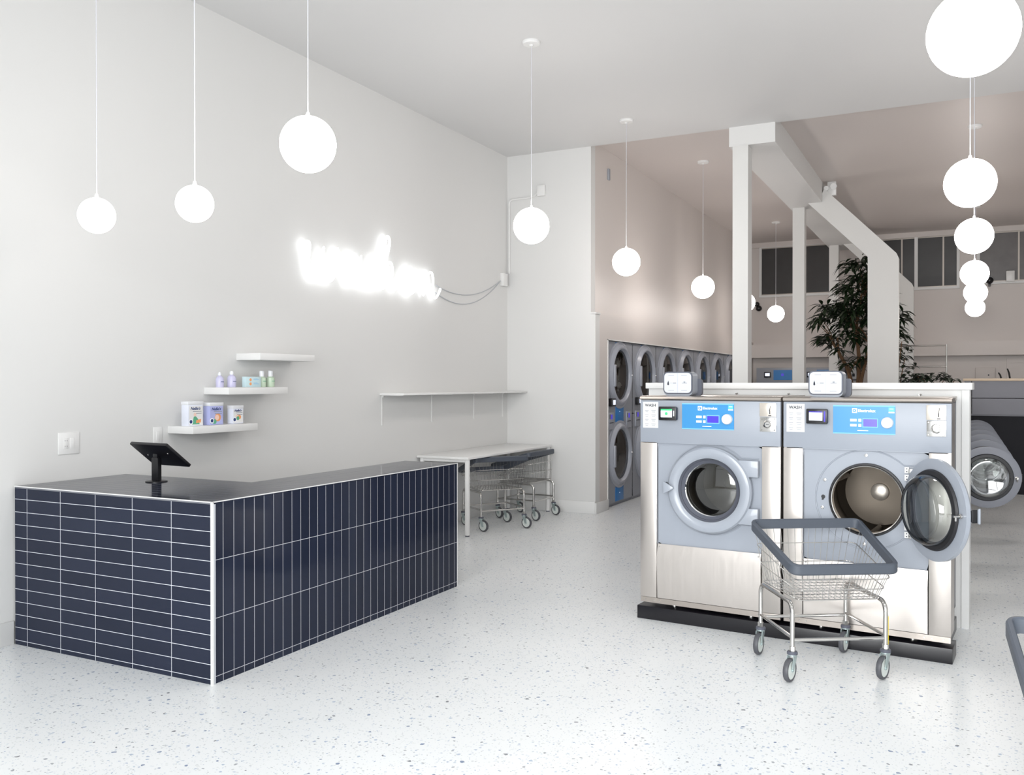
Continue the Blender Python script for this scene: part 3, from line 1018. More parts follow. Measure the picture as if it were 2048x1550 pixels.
    for i in range(n):
        a = 2 * PI * i / n
        ca, sa = math.cos(a), math.sin(a)
        circ.append((uc + rg * ca, zc + rg * sa))
        k = min(((x1 if ca > 0 else x0) - uc) / ca if abs(ca) > 1e-9 else 9, ((z1 if sa > 0 else z0) - zc) / sa if abs(sa) > 1e-9 else 9)
        sq.append((uc + k * ca, zc + k * sa))
    for i in range(n):
        j = (i + 1) % n
        fp.quad((circ[i][0], yf, circ[i][1]), (circ[j][0], yf, circ[j][1]), (sq[j][0], yf, sq[j][1]), (sq[i][0], yf, sq[i][1]))
    bmesh.ops.remove_doubles(fp.bm, verts=fp.bm.verts[:], dist=1e-5)
    fp.box(x0, x0 + 0.006, 0.018, 0.03, z0, z1).box(x0, x1, -0.0005, 0.03, z1 - 0.004, z1 + 0.002)
    obj('front_panel', fp, t)
    # raised outline that frames the closed door
    if front:
        ro, hz = r + 0.014, 0.212
        a1 = math.asin(hz / ro)
        pts = arc(uc, zc, ro, a1, 2 * PI - a1, 48)
        pts = [(w - 0.142, zc + hz)] + pts + [(w - 0.142, zc - hz)]
        obj('door_outline', B(M['grey']).tube([(a, yf - 0.001, b_) for a, b_ in pts], 0.0042, 6), t)
    # drum and the steel ring round the mouth
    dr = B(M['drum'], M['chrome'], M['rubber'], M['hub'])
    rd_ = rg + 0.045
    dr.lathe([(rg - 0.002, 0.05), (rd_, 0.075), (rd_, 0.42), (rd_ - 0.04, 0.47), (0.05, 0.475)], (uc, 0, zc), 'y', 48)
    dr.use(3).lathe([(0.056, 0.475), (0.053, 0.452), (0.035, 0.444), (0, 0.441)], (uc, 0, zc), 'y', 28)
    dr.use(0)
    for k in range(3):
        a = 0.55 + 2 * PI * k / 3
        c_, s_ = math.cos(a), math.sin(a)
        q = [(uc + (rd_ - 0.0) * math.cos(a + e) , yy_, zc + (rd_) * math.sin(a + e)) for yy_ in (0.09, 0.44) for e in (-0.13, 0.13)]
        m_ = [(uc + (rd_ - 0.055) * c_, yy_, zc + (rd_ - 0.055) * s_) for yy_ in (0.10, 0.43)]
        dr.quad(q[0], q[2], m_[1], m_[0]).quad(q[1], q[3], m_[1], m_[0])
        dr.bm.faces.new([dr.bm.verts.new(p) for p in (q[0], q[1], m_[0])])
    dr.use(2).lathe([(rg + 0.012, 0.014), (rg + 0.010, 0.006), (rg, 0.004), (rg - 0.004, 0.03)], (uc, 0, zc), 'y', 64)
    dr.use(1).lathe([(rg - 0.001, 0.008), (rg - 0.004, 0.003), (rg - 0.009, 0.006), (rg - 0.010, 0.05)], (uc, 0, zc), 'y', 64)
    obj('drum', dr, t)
    # door (built closed, swung about its right-hand hinge)
    hx, hy = uc + 0.245 * r / 0.278, -0.03
    mt = Matrix.Translation((hx, hy, 0)) @ Matrix.Rotation(angle, 4, 'Z') @ Matrix.Translation((-hx, -hy, 0))
    db = B(gd, M['grey_dark'])
    ri = rg * 1.0
    db.lathe([(ri - 0.004, -0.006), (ri, -0.030), (ri + 0.012, -0.040), (r - 0.03, -0.046), (r - 0.010, -0.040), (r, -0.028), (r, -0.004), (r - 0.02, -0.002), (ri - 0.004, -0.004)], (uc, 0, zc), 'y', 72)
    if front:
        # square hinge ears top right and bottom right
        for s_ in (1, -1):
            e = [(uc + 0.16, zc + s_ * 0.202), (uc + 0.317, zc + s_ * 0.202), (uc + 0.317, zc + s_ * 0.098), (uc + 0.23, zc + s_ * 0.098)]
            if angle == 0:
                db.prism(e, 'y', -0.030, 0.006, 0.004)
    door = obj('door', db, t, mtx=mt)
    obj('door_gasket', B(M['rubber']).lathe([(ri + 0.012, -0.006), (ri + 0.016, 0.002), (ri + 0.010, 0.014), (ri - 0.012, 0.016), (ri - 0.016, 0.0), (ri - 0.012, -0.012)], (uc, 0, zc), 'y', 64), door, mtx=mt)
    # bowl shaped glass and the flat outer pane ring
    rb = ri - 0.014
    obj('door_glass', B(M['glass']).lathe([(rb + 0.006, -0.004), (rb, 0.045), (rb - 0.006, 0.066), (rb - 0.018, 0.078), (rb - 0.034, 0.080), (rb - 0.05, 0.077), (rb - 0.08, 0.073), (0.0, 0.064)], (uc, 0, zc), 'y', 64), door, mtx=mt)
    if front:
        obj('inner_rim', B(M['grey_dark']).lathe([(ri - 0.002, -0.028), (ri - 0.012, -0.010), (ri - 0.030, 0.0), (ri - 0.034, 0.006), (ri - 0.012, 0.006)], (uc, 0, zc), 'y', 64), door, mtx=mt)
    hb = B(M['grey_door'], M['black'], M['white'])
    if front:
        hz = zc + 0.005
        hl = uc - r
        hb.use(1).prism([(hl - 0.006, hz - 0.036), (hl + 0.034, hz - 0.010), (hl + 0.034, hz + 0.010), (hl - 0.006, hz + 0.036)], 'y', -0.064, -0.030, 0.004)
        hb.use(0).prism([(hl - 0.014, hz - 0.042), (hl + 0.056, hz - 0.006), (hl + 0.056, hz + 0.006), (hl - 0.014, hz + 0.042)], 'y', -0.076, -0.062, 0.005)
    else:
        hb.use(1).box(uc - r - 0.012, uc - r + 0.02, -0.055, -0.030, zc - 0.03, zc + 0.03, 0.004)
    obj('door_handle', hb, door, mtx=mt)
    if angle:
        lt = B(M['chrome'])
        lx = uc - r + 0.036
        lt.cyl((lx, -0.004, zc), (lx, 0.045, zc), 0.006, 10).cyl((lx, 0.032, zc), (lx, 0.032, zc - 0.024), 0.005, 8).lathe([(0.013, 0.0), (0.013, 0.008), (0.007, 0.010)], (lx, 0, zc), 'y', 14)
        obj('latch_hook', lt, door, mtx=mt)
    # hinges, lock hole, bolts seen when the door stands open
    if front and angle:
        hg = B(M['white'], M['chrome'], M['ink'])
        for z in (zc + 0.165, zc - 0.165):
            for dz in (0.022, -0.022):
                hg.use(0).box(uc + 0.205, uc + 0.230, 0.004, 0.018, z + dz - 0.018, z + dz + 0.018, 0.003)
                hg.use(1).box(uc + 0.231, uc + 0.262, -0.032, 0.018, z + dz - 0.014, z + dz + 0.012, 0.003)
                hg.use(2)
                for q in (0.008, -0.008):
                    hg.lathe([(0.0035, 0.0035), (0, 0.0032)], (uc + 0.218, 0, z + dz + q), 'y', 8)
        obj('hinge', hg, t, 'pale door hinge')
        lh = B(M['black'], M['chrome'])
        lh.lathe([(0.012, 0.0168), (0.012, 0.0172), (0, 0.0165)], (0.236, 0, zc + 0.003), 'y', 16).prism([(0.226, zc - 0.016), (0.236, zc - 0.018), (0.246, zc), (0.232, zc + 0.004)], 'y', 0.0165, 0.0175)
        lh.use(1)
        for bx_, bz_ in ((0.245, zc + 0.105), (0.231, zc - 0.062), (0.48, zc + 0.262), (0.47, zc - 0.262)):
            lh.lathe([(0.010, 0.018), (0.009, 0.013), (0.004, 0.012), (0, 0.014)], (bx_, 0, bz_), 'y', 14)
        obj('lock_hole', lh, t)
    # lower steel panel with a bent top flange, bottom rail, feet
    lp = B(M['steel'], M['chrome'])
    lp.prism([(0.008, lo), (0.004, lo + 0.001), (-0.013, lo - 0.085), (0.0, zb + 0.002), (0.012, zb + 0.002), (0.012, lo)], 'x', 0.124, w - 0.122)
    lp.use(1)
    for sx in (0.138, w - 0.138):
        lp.lathe([(0.006, 0.002), (0.005, -0.003), (0, -0.003)], (sx, 0, lo - 0.018), 'y', 10)
    obj('lower_panel', lp, t)
    rl = B(M['steel_h'], M['chrome'])
    rl.box(0.004, w - 0.004, 0.004, 0.03, zb - 0.036, zb - 0.002)
    rl.use(1)
    for sx in (0.04, 0.10, 0.14, w - 0.14, w - 0.10, w - 0.04):
        rl.lathe([(0.005, 0.005), (0.004, -0.001), (0, -0.001)], (sx, 0, zb - 0.018), 'y', 8)
    obj('bottom_rail', rl, t)
    for fx, fy in ((0.21, 0.09), (w - 0.21, 0.09), (0.21, depth - 0.09), (w - 0.21, depth - 0.09)):
        obj('foot', B(M['chrome']).cyl((fx, fy, 0.088), (fx, fy, zb), 0.012, 12).cyl((fx, fy, 0.0865), (fx, fy, 0.096), 0.026, 16), t)
    if front:
        # soap box with its instruction card on the cover
        sx0, sx1, y0, y1, zz0, zz1 = 0.135, 0.335, 0.085, 0.215, h + 0.0125, h + 0.17
        sbx = obj('soap_box', B(M['grey'], M['grey_dark']).prism(rrect(sx0, sx1, zz0 - 0.012 + 0.012, zz1, 0.03), 'y', y0, y1 - 0.03).use(1).prism(rrect(sx0 - 0.002, sx1 + 0.002, zz0 + 0.012, zz1 + 0.002, 0.03), 'y', y0 - 0.008, y0).prism(rrect(sx0 + 0.03, sx1 + 0.028, zz0, zz1 - 0.045, 0.02), 'y', y1 - 0.03, y1), t)
        cdv = obj('instruction_card', B(M['card']).prism(rrect(sx0 + 0.006, sx1 - 0.006, zz0 + 0.019, zz1 - 0.006, 0.024), 'y', y0 - 0.0095, y0 - 0.0078), sbx)
        pr_ = B(M['ink'], M['print'])
        cx_ = (sx0 + sx1) / 2
        yk = y0 - 0.0098
        zm = (zz0 + zz1) / 2 + 0.006
        pr_.prism([(sx0 + 0.028, zm - 0.012), (sx0 + 0.034, zm - 0.016), (sx0 + 0.040, zm - 0.012), (sx0 + 0.039, zm), (sx0 + 0.034, zm + 0.016), (sx0 + 0.029, zm)], 'y', yk - 0.0006, yk)
        pr_.use(1).box(cx_ - 0.0006, cx_ + 0.0006, yk - 0.0004, yk, zz0 + 0.02, zz1 - 0.008)
        pr_.box(sx0 + 0.05, sx0 + 0.058, yk - 0.0004, yk, zm - 0.002, zm + 0.001).box(sx0 + 0.066, sx0 + 0.09, yk - 0.0004, yk, zm - 0.004, zm + 0.002).box(cx_ + 0.03, cx_ + 0.066, yk - 0.0004, yk, zm - 0.003, zm + 0.001)
        pr_.box(cx_ + 0.042, cx_ + 0.054, yk - 0.0004, yk, zm + 0.001, zm + 0.01)
        for xx in (sx0 + 0.035, cx_ + 0.025):
            pr_.box(xx, xx + 0.04, yk - 0.0004, yk, zz1 - 0.024, zz1 - 0.021).box(xx, xx + 0.04, yk - 0.0004, yk, zz0 + 0.034, zz0 + 0.037)
        obj('fine_print', pr_, cdv)
    return t


GW = 'large front-loading washers on the black plinth'
w1 = make_washer('left large washing machine with its round door shut', GW, screen='g')
w1.location = isl(0.0, 0.02)
w1.rotation_euler = (0, 0, RZ)
w2 = make_washer('right large washing machine with its round door swung open', GW, angle=math.radians(130))
w2.location = isl(0.950, 0.02)
w2.rotation_euler = (0, 0, RZ)
pl = tag(obj('machine_plinth', B(M['plinth']).prism([(-0.012, 0), (1.895, 0), (1.895, 0.21), (1.845, 0.21), (1.845, 0.80), (-0.012, 0.80)], 'z', 0, 0.086, 0.002)), 'low black plinth under the two large washers', 'plinth')
pl.location = L0
pl.rotation_euler = (0, 0, RZ)

GA = 'open aisle washers on the island side'
ord_ = ['nearest', 'second', 'third', 'fourth', 'fifth', 'sixth', 'farthest']
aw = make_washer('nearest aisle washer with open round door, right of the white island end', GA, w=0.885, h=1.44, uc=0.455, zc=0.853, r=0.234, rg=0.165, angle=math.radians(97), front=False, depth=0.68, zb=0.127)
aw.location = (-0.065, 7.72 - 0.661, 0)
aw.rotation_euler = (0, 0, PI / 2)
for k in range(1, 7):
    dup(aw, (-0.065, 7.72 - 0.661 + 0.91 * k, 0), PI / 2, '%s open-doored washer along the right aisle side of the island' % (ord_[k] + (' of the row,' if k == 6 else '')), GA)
tag(obj('machine_plinth', B(M['plinth']).box(-0.76, -0.06, 7.04, 13.5, 0, 0.086)), 'long black plinth under the aisle washers', 'plinth')


# ------------------------------------------------------------------ stacked dryers (front towards +X)
def make_dryer(label, group):
    t = thing('stacked_dryer', label, 'dryer', (0, 0, 0), 0, group)
    w = 1.012
    x = -0.03
    obj('cabinet', B(M['dryer']).box(-0.75, x - 0.012, -w / 2, -w / 2 + 0.02, 0.03, 2.10).box(-0.75, x - 0.012, w / 2 - 0.02, w / 2, 0.03, 2.10).box(-0.75, -0.73, -w / 2, w / 2, 0.03, 2.10).box(-0.75, x - 0.012, -w / 2, w / 2, 2.08, 2.10).box(-0.75, x - 0.012, -w / 2, w / 2, 0.03, 0.05).box(-0.12, x - 0.03, -w / 2 + 0.01, w / 2 - 0.01, 0.0, 0.04), t)
    fb = B(M['dryer'])
    n = 56
    for zc, z0, z1 in ((0.655, 0.045, 1.16), (1.677, 1.16, 2.10)):
        ci, sq = [], []
        for i in range(n):
            a = 2 * PI * i / n
            ca, sa = math.cos(a), math.sin(a)
            ci.append((0.30 * ca, zc + 0.30 * sa))
            k = min((w / 2 - 0.003) / abs(ca) if abs(ca) > 1e-9 else 9, ((z1 if sa > 0 else z0) - zc) / sa if abs(sa) > 1e-9 else 9)
            sq.append((k * ca, zc + k * sa))
        for i in range(n):
            j = (i + 1) % n
            fb.quad((x, ci[i][0], ci[i][1]), (x, ci[j][0], ci[j][1]), (x, sq[j][0], sq[j][1]), (x, sq[i][0], sq[i][1]))
    bmesh.ops.remove_doubles(fb.bm, verts=fb.bm.verts[:], dist=1e-5)
    obj('front_panel', fb, t)
    for z0, z1 in ((0.055, 0.235), (1.075, 1.285), (1.985, 2.097)):
        obj('blue_panel', B(M['blue_dk'], M['screen_w']).box(x, x + 0.006, -0.15, 0.15, z0, z1, 0.001).use(1).box(x + 0.006, x + 0.007, -0.008, 0.008, z1 - 0.085, z1 - 0.075), t)
    for zc in (0.655, 1.677):
        dd = B(M['dryer_ring'])
        dd.lathe([(0.435, x), (0.435, x + 0.012), (0.42, x + 0.016), (0.40, x + 0.013), (0.385, x + 0.03), (0.365, x + 0.052), (0.345, x + 0.052), (0.325, x + 0.03), (0.32, x + 0.004), (0.30, x)], (0, 0, zc), 'x', 56)
        d_ = obj('door', dd, t)
        obj('door_glass', B(M['glass_dk']).lathe([(0.322, x + 0.012), (0.2, x + 0.02), (0, x + 0.022)], (0, 0, zc), 'x', 48), d_)
        obj('door_handle', B(M['dryer_ring']).box(x + 0.03, x + 0.072, -0.345, -0.290, zc - 0.15, zc + 0.13, 0.012), d_)
        obj('hinge_stud', B(M['chrome']).lathe([(0.012, x + 0.05), (0.010, x + 0.058), (0, x + 0.06)], (0, 0.355, zc), 'x', 12), d_)
        obj('drum', B(M['drum']).lathe([(0.30, x), (0.33, x - 0.04), (0.33, x - 0.55), (0, x - 0.57)], (0, 0, zc), 'x', 40), t)
    r = obj('card_reader', B(M['black'], M['screen_w']).box(x, x + 0.06, -0.40, -0.28, 1.28, 1.38, 0.006).use(1).box(x + 0.06, x + 0.0612, -0.385, -0.30, 1.30, 1.36), t)
    for yq in (-0.42, 0.24):
        obj('coin_box', B(M['dryer_ring'], M['ink'], M['lcd']).box(x, x + 0.018, yq, yq + 0.18, 0.985, 1.20, 0.003).use(1).box(x + 0.018, x + 0.0195, yq + 0.02, yq + 0.04, 1.12, 1.18).box(x + 0.018, x + 0.0195, yq + 0.02, yq + 0.16, 1.065, 1.075).use(2).box(x + 0.018, x + 0.0196, yq + 0.06, yq + 0.12, 1.115, 1.175), t)
    return t


GD = 'stacked dryers set into the left rear wall'
dy = make_dryer('nearest stacked dryer in grey wall, white laundry in its upper drum', GD)
dy.location = (-3.935, 10.90, 0)
do = ['', 'second', 'third', 'fourth', 'fifth', 'sixth', 'seventh']
for k in range(1, 7):
    dup(dy, (-3.935, 10.90 + 1.022 * k, 0), 0, 'grey stacked dryer in the left rear wall, %s from the pilaster' % do[k], GD)
rnd = random.Random(4)
lb = B(M['cloth'])
for i in range(16):
    c = (-4.085 + rnd.uniform(-0.05, 0.03), 10.9 + rnd.uniform(-0.12, 0.17), 1.46 + 0.024 * i + rnd.uniform(-0.02, 0.02))
    lb.sphere(c, rnd.uniform(0.055, 0.08), 12, 8, (1, 1, rnd.uniform(0.5, 0.9)))
for v in lb.bm.verts:
    v.co += Vector((rnd.uniform(-1, 1), rnd.uniform(-1, 1), rnd.uniform(-1, 1))) * 0.018
tag(obj('laundry_pile', lb, sharp=180), 'crumpled white laundry inside the upper drum of the nearest dryer', 'laundry')

# washers against the back wall
def back_washer(label, x):
    t = thing('rear_washing_machine', label, 'washing machine', (x, 18.35, 0), 0, 'washers against the back wall')
    obj('cabinet', B(M['dryer']).box(-0.40, 0.40, 0, 0.6, 0.0, 1.875, 0.004), t)
    c = obj('control_panel', B(M['dryer']).box(-0.398, 0.398, -0.01, 0, 1.55, 1.87, 0.002), t)
    obj('blue_fascia', B(M['blue_dk'], M['lcd']).box(-0.06, 0.30, -0.016, -0.01, 1.63, 1.83).use(1).box(0.09, 0.14, -0.018, -0.016, 1.71, 1.76), c)
    r = obj('card_reader', B(M['black']).box(-0.24, -0.11, -0.05, -0.01, 1.68, 1.79, 0.004), c)
    obj('screen', B(M['screen_w']).box(-0.22, -0.13, -0.052, -0.05, 1.71, 1.77), r)
    obj('door', B(M['dryer_ring']).lathe([(0.30, 0), (0.30, -0.03), (0.26, -0.05), (0.22, -0.03)], (0, 0, 1.0), 'y', 36), t)
    obj('door_glass', B(M['pane']).lathe([(0.22, -0.03), (0.1, -0.02), (0, -0.02)], (0, 0, 1.0), 'y', 36), t)


back_washer('grey washer with blue fascia at back wall, between first and second columns', -3.33)
back_washer('grey washer at back wall, mostly hidden behind the second column', -2.50)

# dark service counter across the end of the aisle
sc_ = thing('service_counter', 'tall slate grey service counter with pale top and black base, end of aisle', 'counter', (0.03, 14.32, 0))
obj('base', B(M['navy']).box(0.0, 3.2, 0.08, 1.2, 0.0, 1.115), sc_)
obj('front_panel', B(M['slate']).box(0.0, 0.085, 0, 1.2, 1.125, 1.60).box(0.095, 3.2, 0, 1.2, 1.125, 1.352).box(0.095, 3.2, 0, 1.2, 1.362, 1.60).box(0.0, 3.2, 0.03, 1.2, 1.105, 1.128), sc_)
obj('worktop', B(M['wood']).box(-0.02, 3.2, -0.02, 1.22, 1.603, 1.638, 0.002), sc_)
for x, z, l in ((0.50, 1.64, 'left short black lever standing on the service counter'), (0.61, 1.64, 'right taller black lever standing on the service counter')):
    hh = 0.075 if x < 0.55 else 0.13
    tag(obj('lever', B(M['black']).tube([(x, 14.6, z), (x - 0.012, 14.6, z + hh * 0.6), (x - 0.03, 14.6, z + hh), (x - 0.04, 14.6, z + hh)], 0.012, 8)), l, 'lever', 'black levers on the service counter')
tag(obj('wall_cabinet', B(M['greige'], M['ink']).box(0.22, 0.55, YB - 0.1, YB, 1.60, 1.86, 0.006).use(1).lathe([(0.014, -0.002), (0, -0.003)], (0.44, YB - 0.1, 1.72), 'y', 10)), 'small greige wall cabinet with dark knob, behind service counter', 'cabinet')
nt_ = thing('wall_notice', 'small framed black and white notice on back wall behind tree trunk', 'notice', (-1.98, YB, 1.76))
obj('frame', B(M['slate']).box(-0.12, 0.12, -0.02, 0, -0.14, 0.14, 0.003), nt_)
obj('sheet', B(M['paper'], M['ink']).box(-0.09, 0.09, -0.022, -0.02, -0.11, 0.11).use(1).box(-0.06, 0.0, -0.023, -0.022, 0.03, 0.09).box(0.01, 0.06, -0.023, -0.022, -0.06, 0.0).box(-0.05, -0.02, -0.023, -0.022, -0.07, -0.02), nt_)
tag(obj('security_camera', B(M['black']).sphere((-3.84, YB - 0.06, 3.22), 0.05).sphere((-3.80, YB - 0.07, 3.13), 0.06).box(-3.87, -3.80, YB - 0.03, YB, 3.1, 3.24)), 'pair of black round cameras on back wall below the left window', 'camera')
tag(obj('dome_camera', B(M['black']).sphere((0.451, YB - 0.13, 3.49), 0.065).cyl((0.451, YB - 0.13, 3.40), (0.451, YB - 0.13, 3.45), 0.02).box(0.43, 0.47, YB - 0.15, YB, 3.385, 3.41)), 'black ball camera on the sill of the curtained rear window', 'camera')
tag(obj('router', B(M['white']).box(0.72, 0.86, YB - 0.16, YB - 0.075, 3.47, 3.65, 0.01).box(0.72, 0.86, YB - 0.16, YB, 3.455, 3.472)), 'pale box on the sill of the curtained rear window', 'box')
el = thing('emergency_light', 'small white twin emergency light on top of the first diagonal brace', 'lamp', (-1.70, 13.66, 4.30))
obj('housing', B(M['white']).box(-0.06, 0.06, -0.03, 0.04, 0.0, 0.2, 0.006), el)
obj('spot_head', B(M['white']).cyl((0.03, -0.08, 0.12), (0.03, -0.02, 0.13), 0.045, 14).cyl((-0.07, -0.08, 0.1), (-0.07, -0.02, 0.11), 0.035, 14), el)

# chrome garment rack beyond the island
rk = thing('garment_rack', 'chrome double-bar garment rack near the back, right of the plants', 'rack', (-0.60, 17.25, 0))
for x in (-0.59, 0.355):
    obj('upright', B(M['chrome']).cyl((x, 0, 0.08), (x, 0, 2.25), 0.013, 10).cyl((x, -0.25, 0.08), (x, 0.25, 0.08), 0.013, 10), rk)
for z in (2.23, 1.86):
    obj('rail', B(M['chrome']).cyl((-0.59, 0, z), (0.355, 0, z), 0.014, 10), rk)
for x in (-0.59, 0.355):
    for y in (-0.25, 0.25):
        obj('caster', B(M['black']).cyl((x - 0.015, y, 0.035), (x + 0.015, y, 0.035), 0.035, 14).cyl((x, y, 0.03), (x, y, 0.08), 0.008, 8), rk)


# ------------------------------------------------------------------ plants
def leaf(b, base, d, length, width, droop):
    d = d.normalized()
    side = d.cross(Vector((0, 0, 1)))
    if side.length < 1e-3:
        side = Vector((1, 0, 0))
    side.normalize()
    up = side.cross(d)
    rows = []
    for t, w in ((0.0, 0.08), (0.25, 0.8), (0.5, 1.0), (0.78, 0.6), (1.0, 0.0)):
        c = base + d * (length * t) + Vector((0, 0, -droop * length * t * t))
        hw = width * 0.5 * w
        if w == 0:
            rows.append([b.bm.verts.new(c)])
        else:
            rows.append([b.bm.verts.new(c - side * hw + up * hw * 0.35), b.bm.verts.new(c), b.bm.verts.new(c + side * hw + up * hw * 0.35)])
    for A, C in zip(rows, rows[1:]):
        if len(C) == 3:
            b._tag([b.bm.faces.new((A[0], A[1], C[1], C[0])), b.bm.faces.new((A[1], A[2], C[2], C[1]))])
        else:
            b._tag([b.bm.faces.new((A[0], A[1], C[0])), b.bm.faces.new((A[1], A[2], C[0]))])


def plant(name, label, loc, tips, stems, seed, lf, pot_r, pot_h, leaf_len, leaf_w, per, spread=1.0, droop=0.5):
    rn = random.Random(seed)
    t = thing(name, label, 'plant', loc, 0, None)
    obj('planter', B(M['pot']).lathe([(0, 0), (pot_r * 0.8, 0), (pot_r, pot_h), (pot_r * 0.93, pot_h), (pot_r * 0.9, pot_h - 0.05)], seg=28), t)
    obj('soil', B(M['soil']).lathe([(pot_r * 0.91, pot_h - 0.05), (0, pot_h - 0.03)], seg=24), t)
    sb_ = B(M['bark'])
    for path, r0, r1 in stems:
        sb_.tube(spline([(p[0], p[1], p[2]) for p in path], 5), r0, 8, r_end=r1)
    obj('stem', sb_, t)
    fb_ = B(lf)
    for p, out in tips:
        p = Vector(p)
        o_ = Vector(out)
        for k in range(per):
            a = 2 * PI * k / per + rn.uniform(-0.4, 0.4)
            d = Vector((math.cos(a), math.sin(a), rn.uniform(-0.35, 0.45))) * spread + o_ * 0.9
            leaf(fb_, p + Vector((rn.uniform(-1, 1), rn.uniform(-1, 1), rn.uniform(-1, 1))) * 0.05, d, leaf_len * rn.uniform(0.7, 1.15), leaf_w * rn.uniform(0.8, 1.2), droop * rn.uniform(0.3, 1.2))
    obj('foliage', fb_, t, sharp=180)
    return t


rn = random.Random(11)
stems, tips = [], []
base = Vector((0, 0, 0.55))
forks = [Vector((-0.28, 0.0, 2.35)), Vector((0.02, 0.08, 2.6)), Vector((0.3, -0.05, 2.4)), Vector((0.14, 0.1, 3.3)), Vector((-0.08, -0.1, 2.0))]
stems.append(([(0, 0, 0.5), (-0.02, 0, 1.2), (-0.10, 0, 1.75), (-0.26, 0, 2.1), tuple(forks[0])], 0.05, 0.016))
stems.append(([(0.02, 0.02, 0.5), (0.03, 0.03, 1.2), (0.06, 0.03, 1.9), tuple(forks[1]), tuple(forks[3])], 0.05, 0.014))
stems.append(([(0.0, -0.02, 0.5), (0.05, -0.02, 1.3), (0.16, -0.02, 1.9), tuple(forks[2])], 0.045, 0.015))
env = [(1.80, 0.35), (2.05, 0.60), (2.3, 0.72), (2.55, 0.72), (2.8, 0.66), (3.05, 0.46), (3.3, 0.30), (3.6, 0.24), (3.84, 0.12)]
for i in range(165):
    z = rn.triangular(1.75, 3.84, 2.6)
    rad = 0.08
    for (za, ra), (zb_, rb_) in zip(env, env[1:]):
        if za <= z <= zb_:
            rad = ra + (rb_ - ra) * (z - za) / (zb_ - za)
    a = rn.uniform(0, 2 * PI)
    q = rad * math.sqrt(rn.uniform(0.08, 1.0))
    cx_ = 0.05 + (0.06 if z > 2.9 else 0)
    p = Vector((cx_ + q * math.cos(a), q * math.sin(a) * 0.9, z))
    tips.append((p, Vector((math.cos(a), math.sin(a), 0.25)) * (q / max(rad, 0.01))))
    if i % 3 == 0:
        f = min(forks, key=lambda f_: (f_ - p).length)
        stems.append(([tuple(f + Vector((0, 0, -0.25))), tuple((f + p) / 2 + Vector((0, 0, -0.06))), tuple(p)], 0.011, 0.004))
plant('potted_tree', 'tall dark green potted tree behind the white columns', (-1.62, 16.05, 0), tips, stems, 5, M['leaf'], 0.30, 0.55, 0.25, 0.058, 9, droop=0.7)
stems, tips = [], []
for k in range(4):
    zt_ = (2.02, 2.22, 1.8, 1.95)[k]
    x_ = (0.02, 0.16, -0.1, 0.2)[k]
    stems.append(([(0, 0, 0.45), (x_ * 0.3, 0, 1.1), (x_, 0.02 * k, zt_)], 0.014, 0.006))
    for i in range(6):
        z = zt_ - 0.1 * i
        tips.append(((x_ + rn.uniform(-0.04, 0.1), rn.uniform(-0.1, 0.1), z), (rn.uniform(-0.4, 0.9), rn.uniform(-0.5, 0.5), 0.1)))
plant('potted_shrub', 'slim leafy potted shrub just right of the diagonal-braced column', (-1.00, 15.05, 0), tips, stems, 8, M['leaf2'], 0.22, 0.45, 0.13, 0.05, 6, droop=0.5)
stems, tips = [], []
for k in range(26):
    a = rn.uniform(0, 2 * PI)
    q = 0.34 * math.sqrt(rn.random())
    z = 1.60 + 0.12 * (1 - (q / 0.34) ** 2) + rn.uniform(-0.06, 0.0)
    tips.append(((q * math.cos(a), q * math.sin(a), z), (0.5 * math.cos(a), 0.5 * math.sin(a), -0.05)))
    if k % 3 == 0:
        stems.append(([(0, 0, 0.9), (q * 0.4 * math.cos(a), q * 0.4 * math.sin(a), 1.35), (q * math.cos(a), q * math.sin(a), z)], 0.010, 0.004))
plant('potted_bush', 'low round potted bush peeking over the right end of the island', (-0.42, 14.0, 0), tips, stems, 3, M['leaf2'], 0.24, 0.95, 0.13, 0.05, 7, droop=0.6)


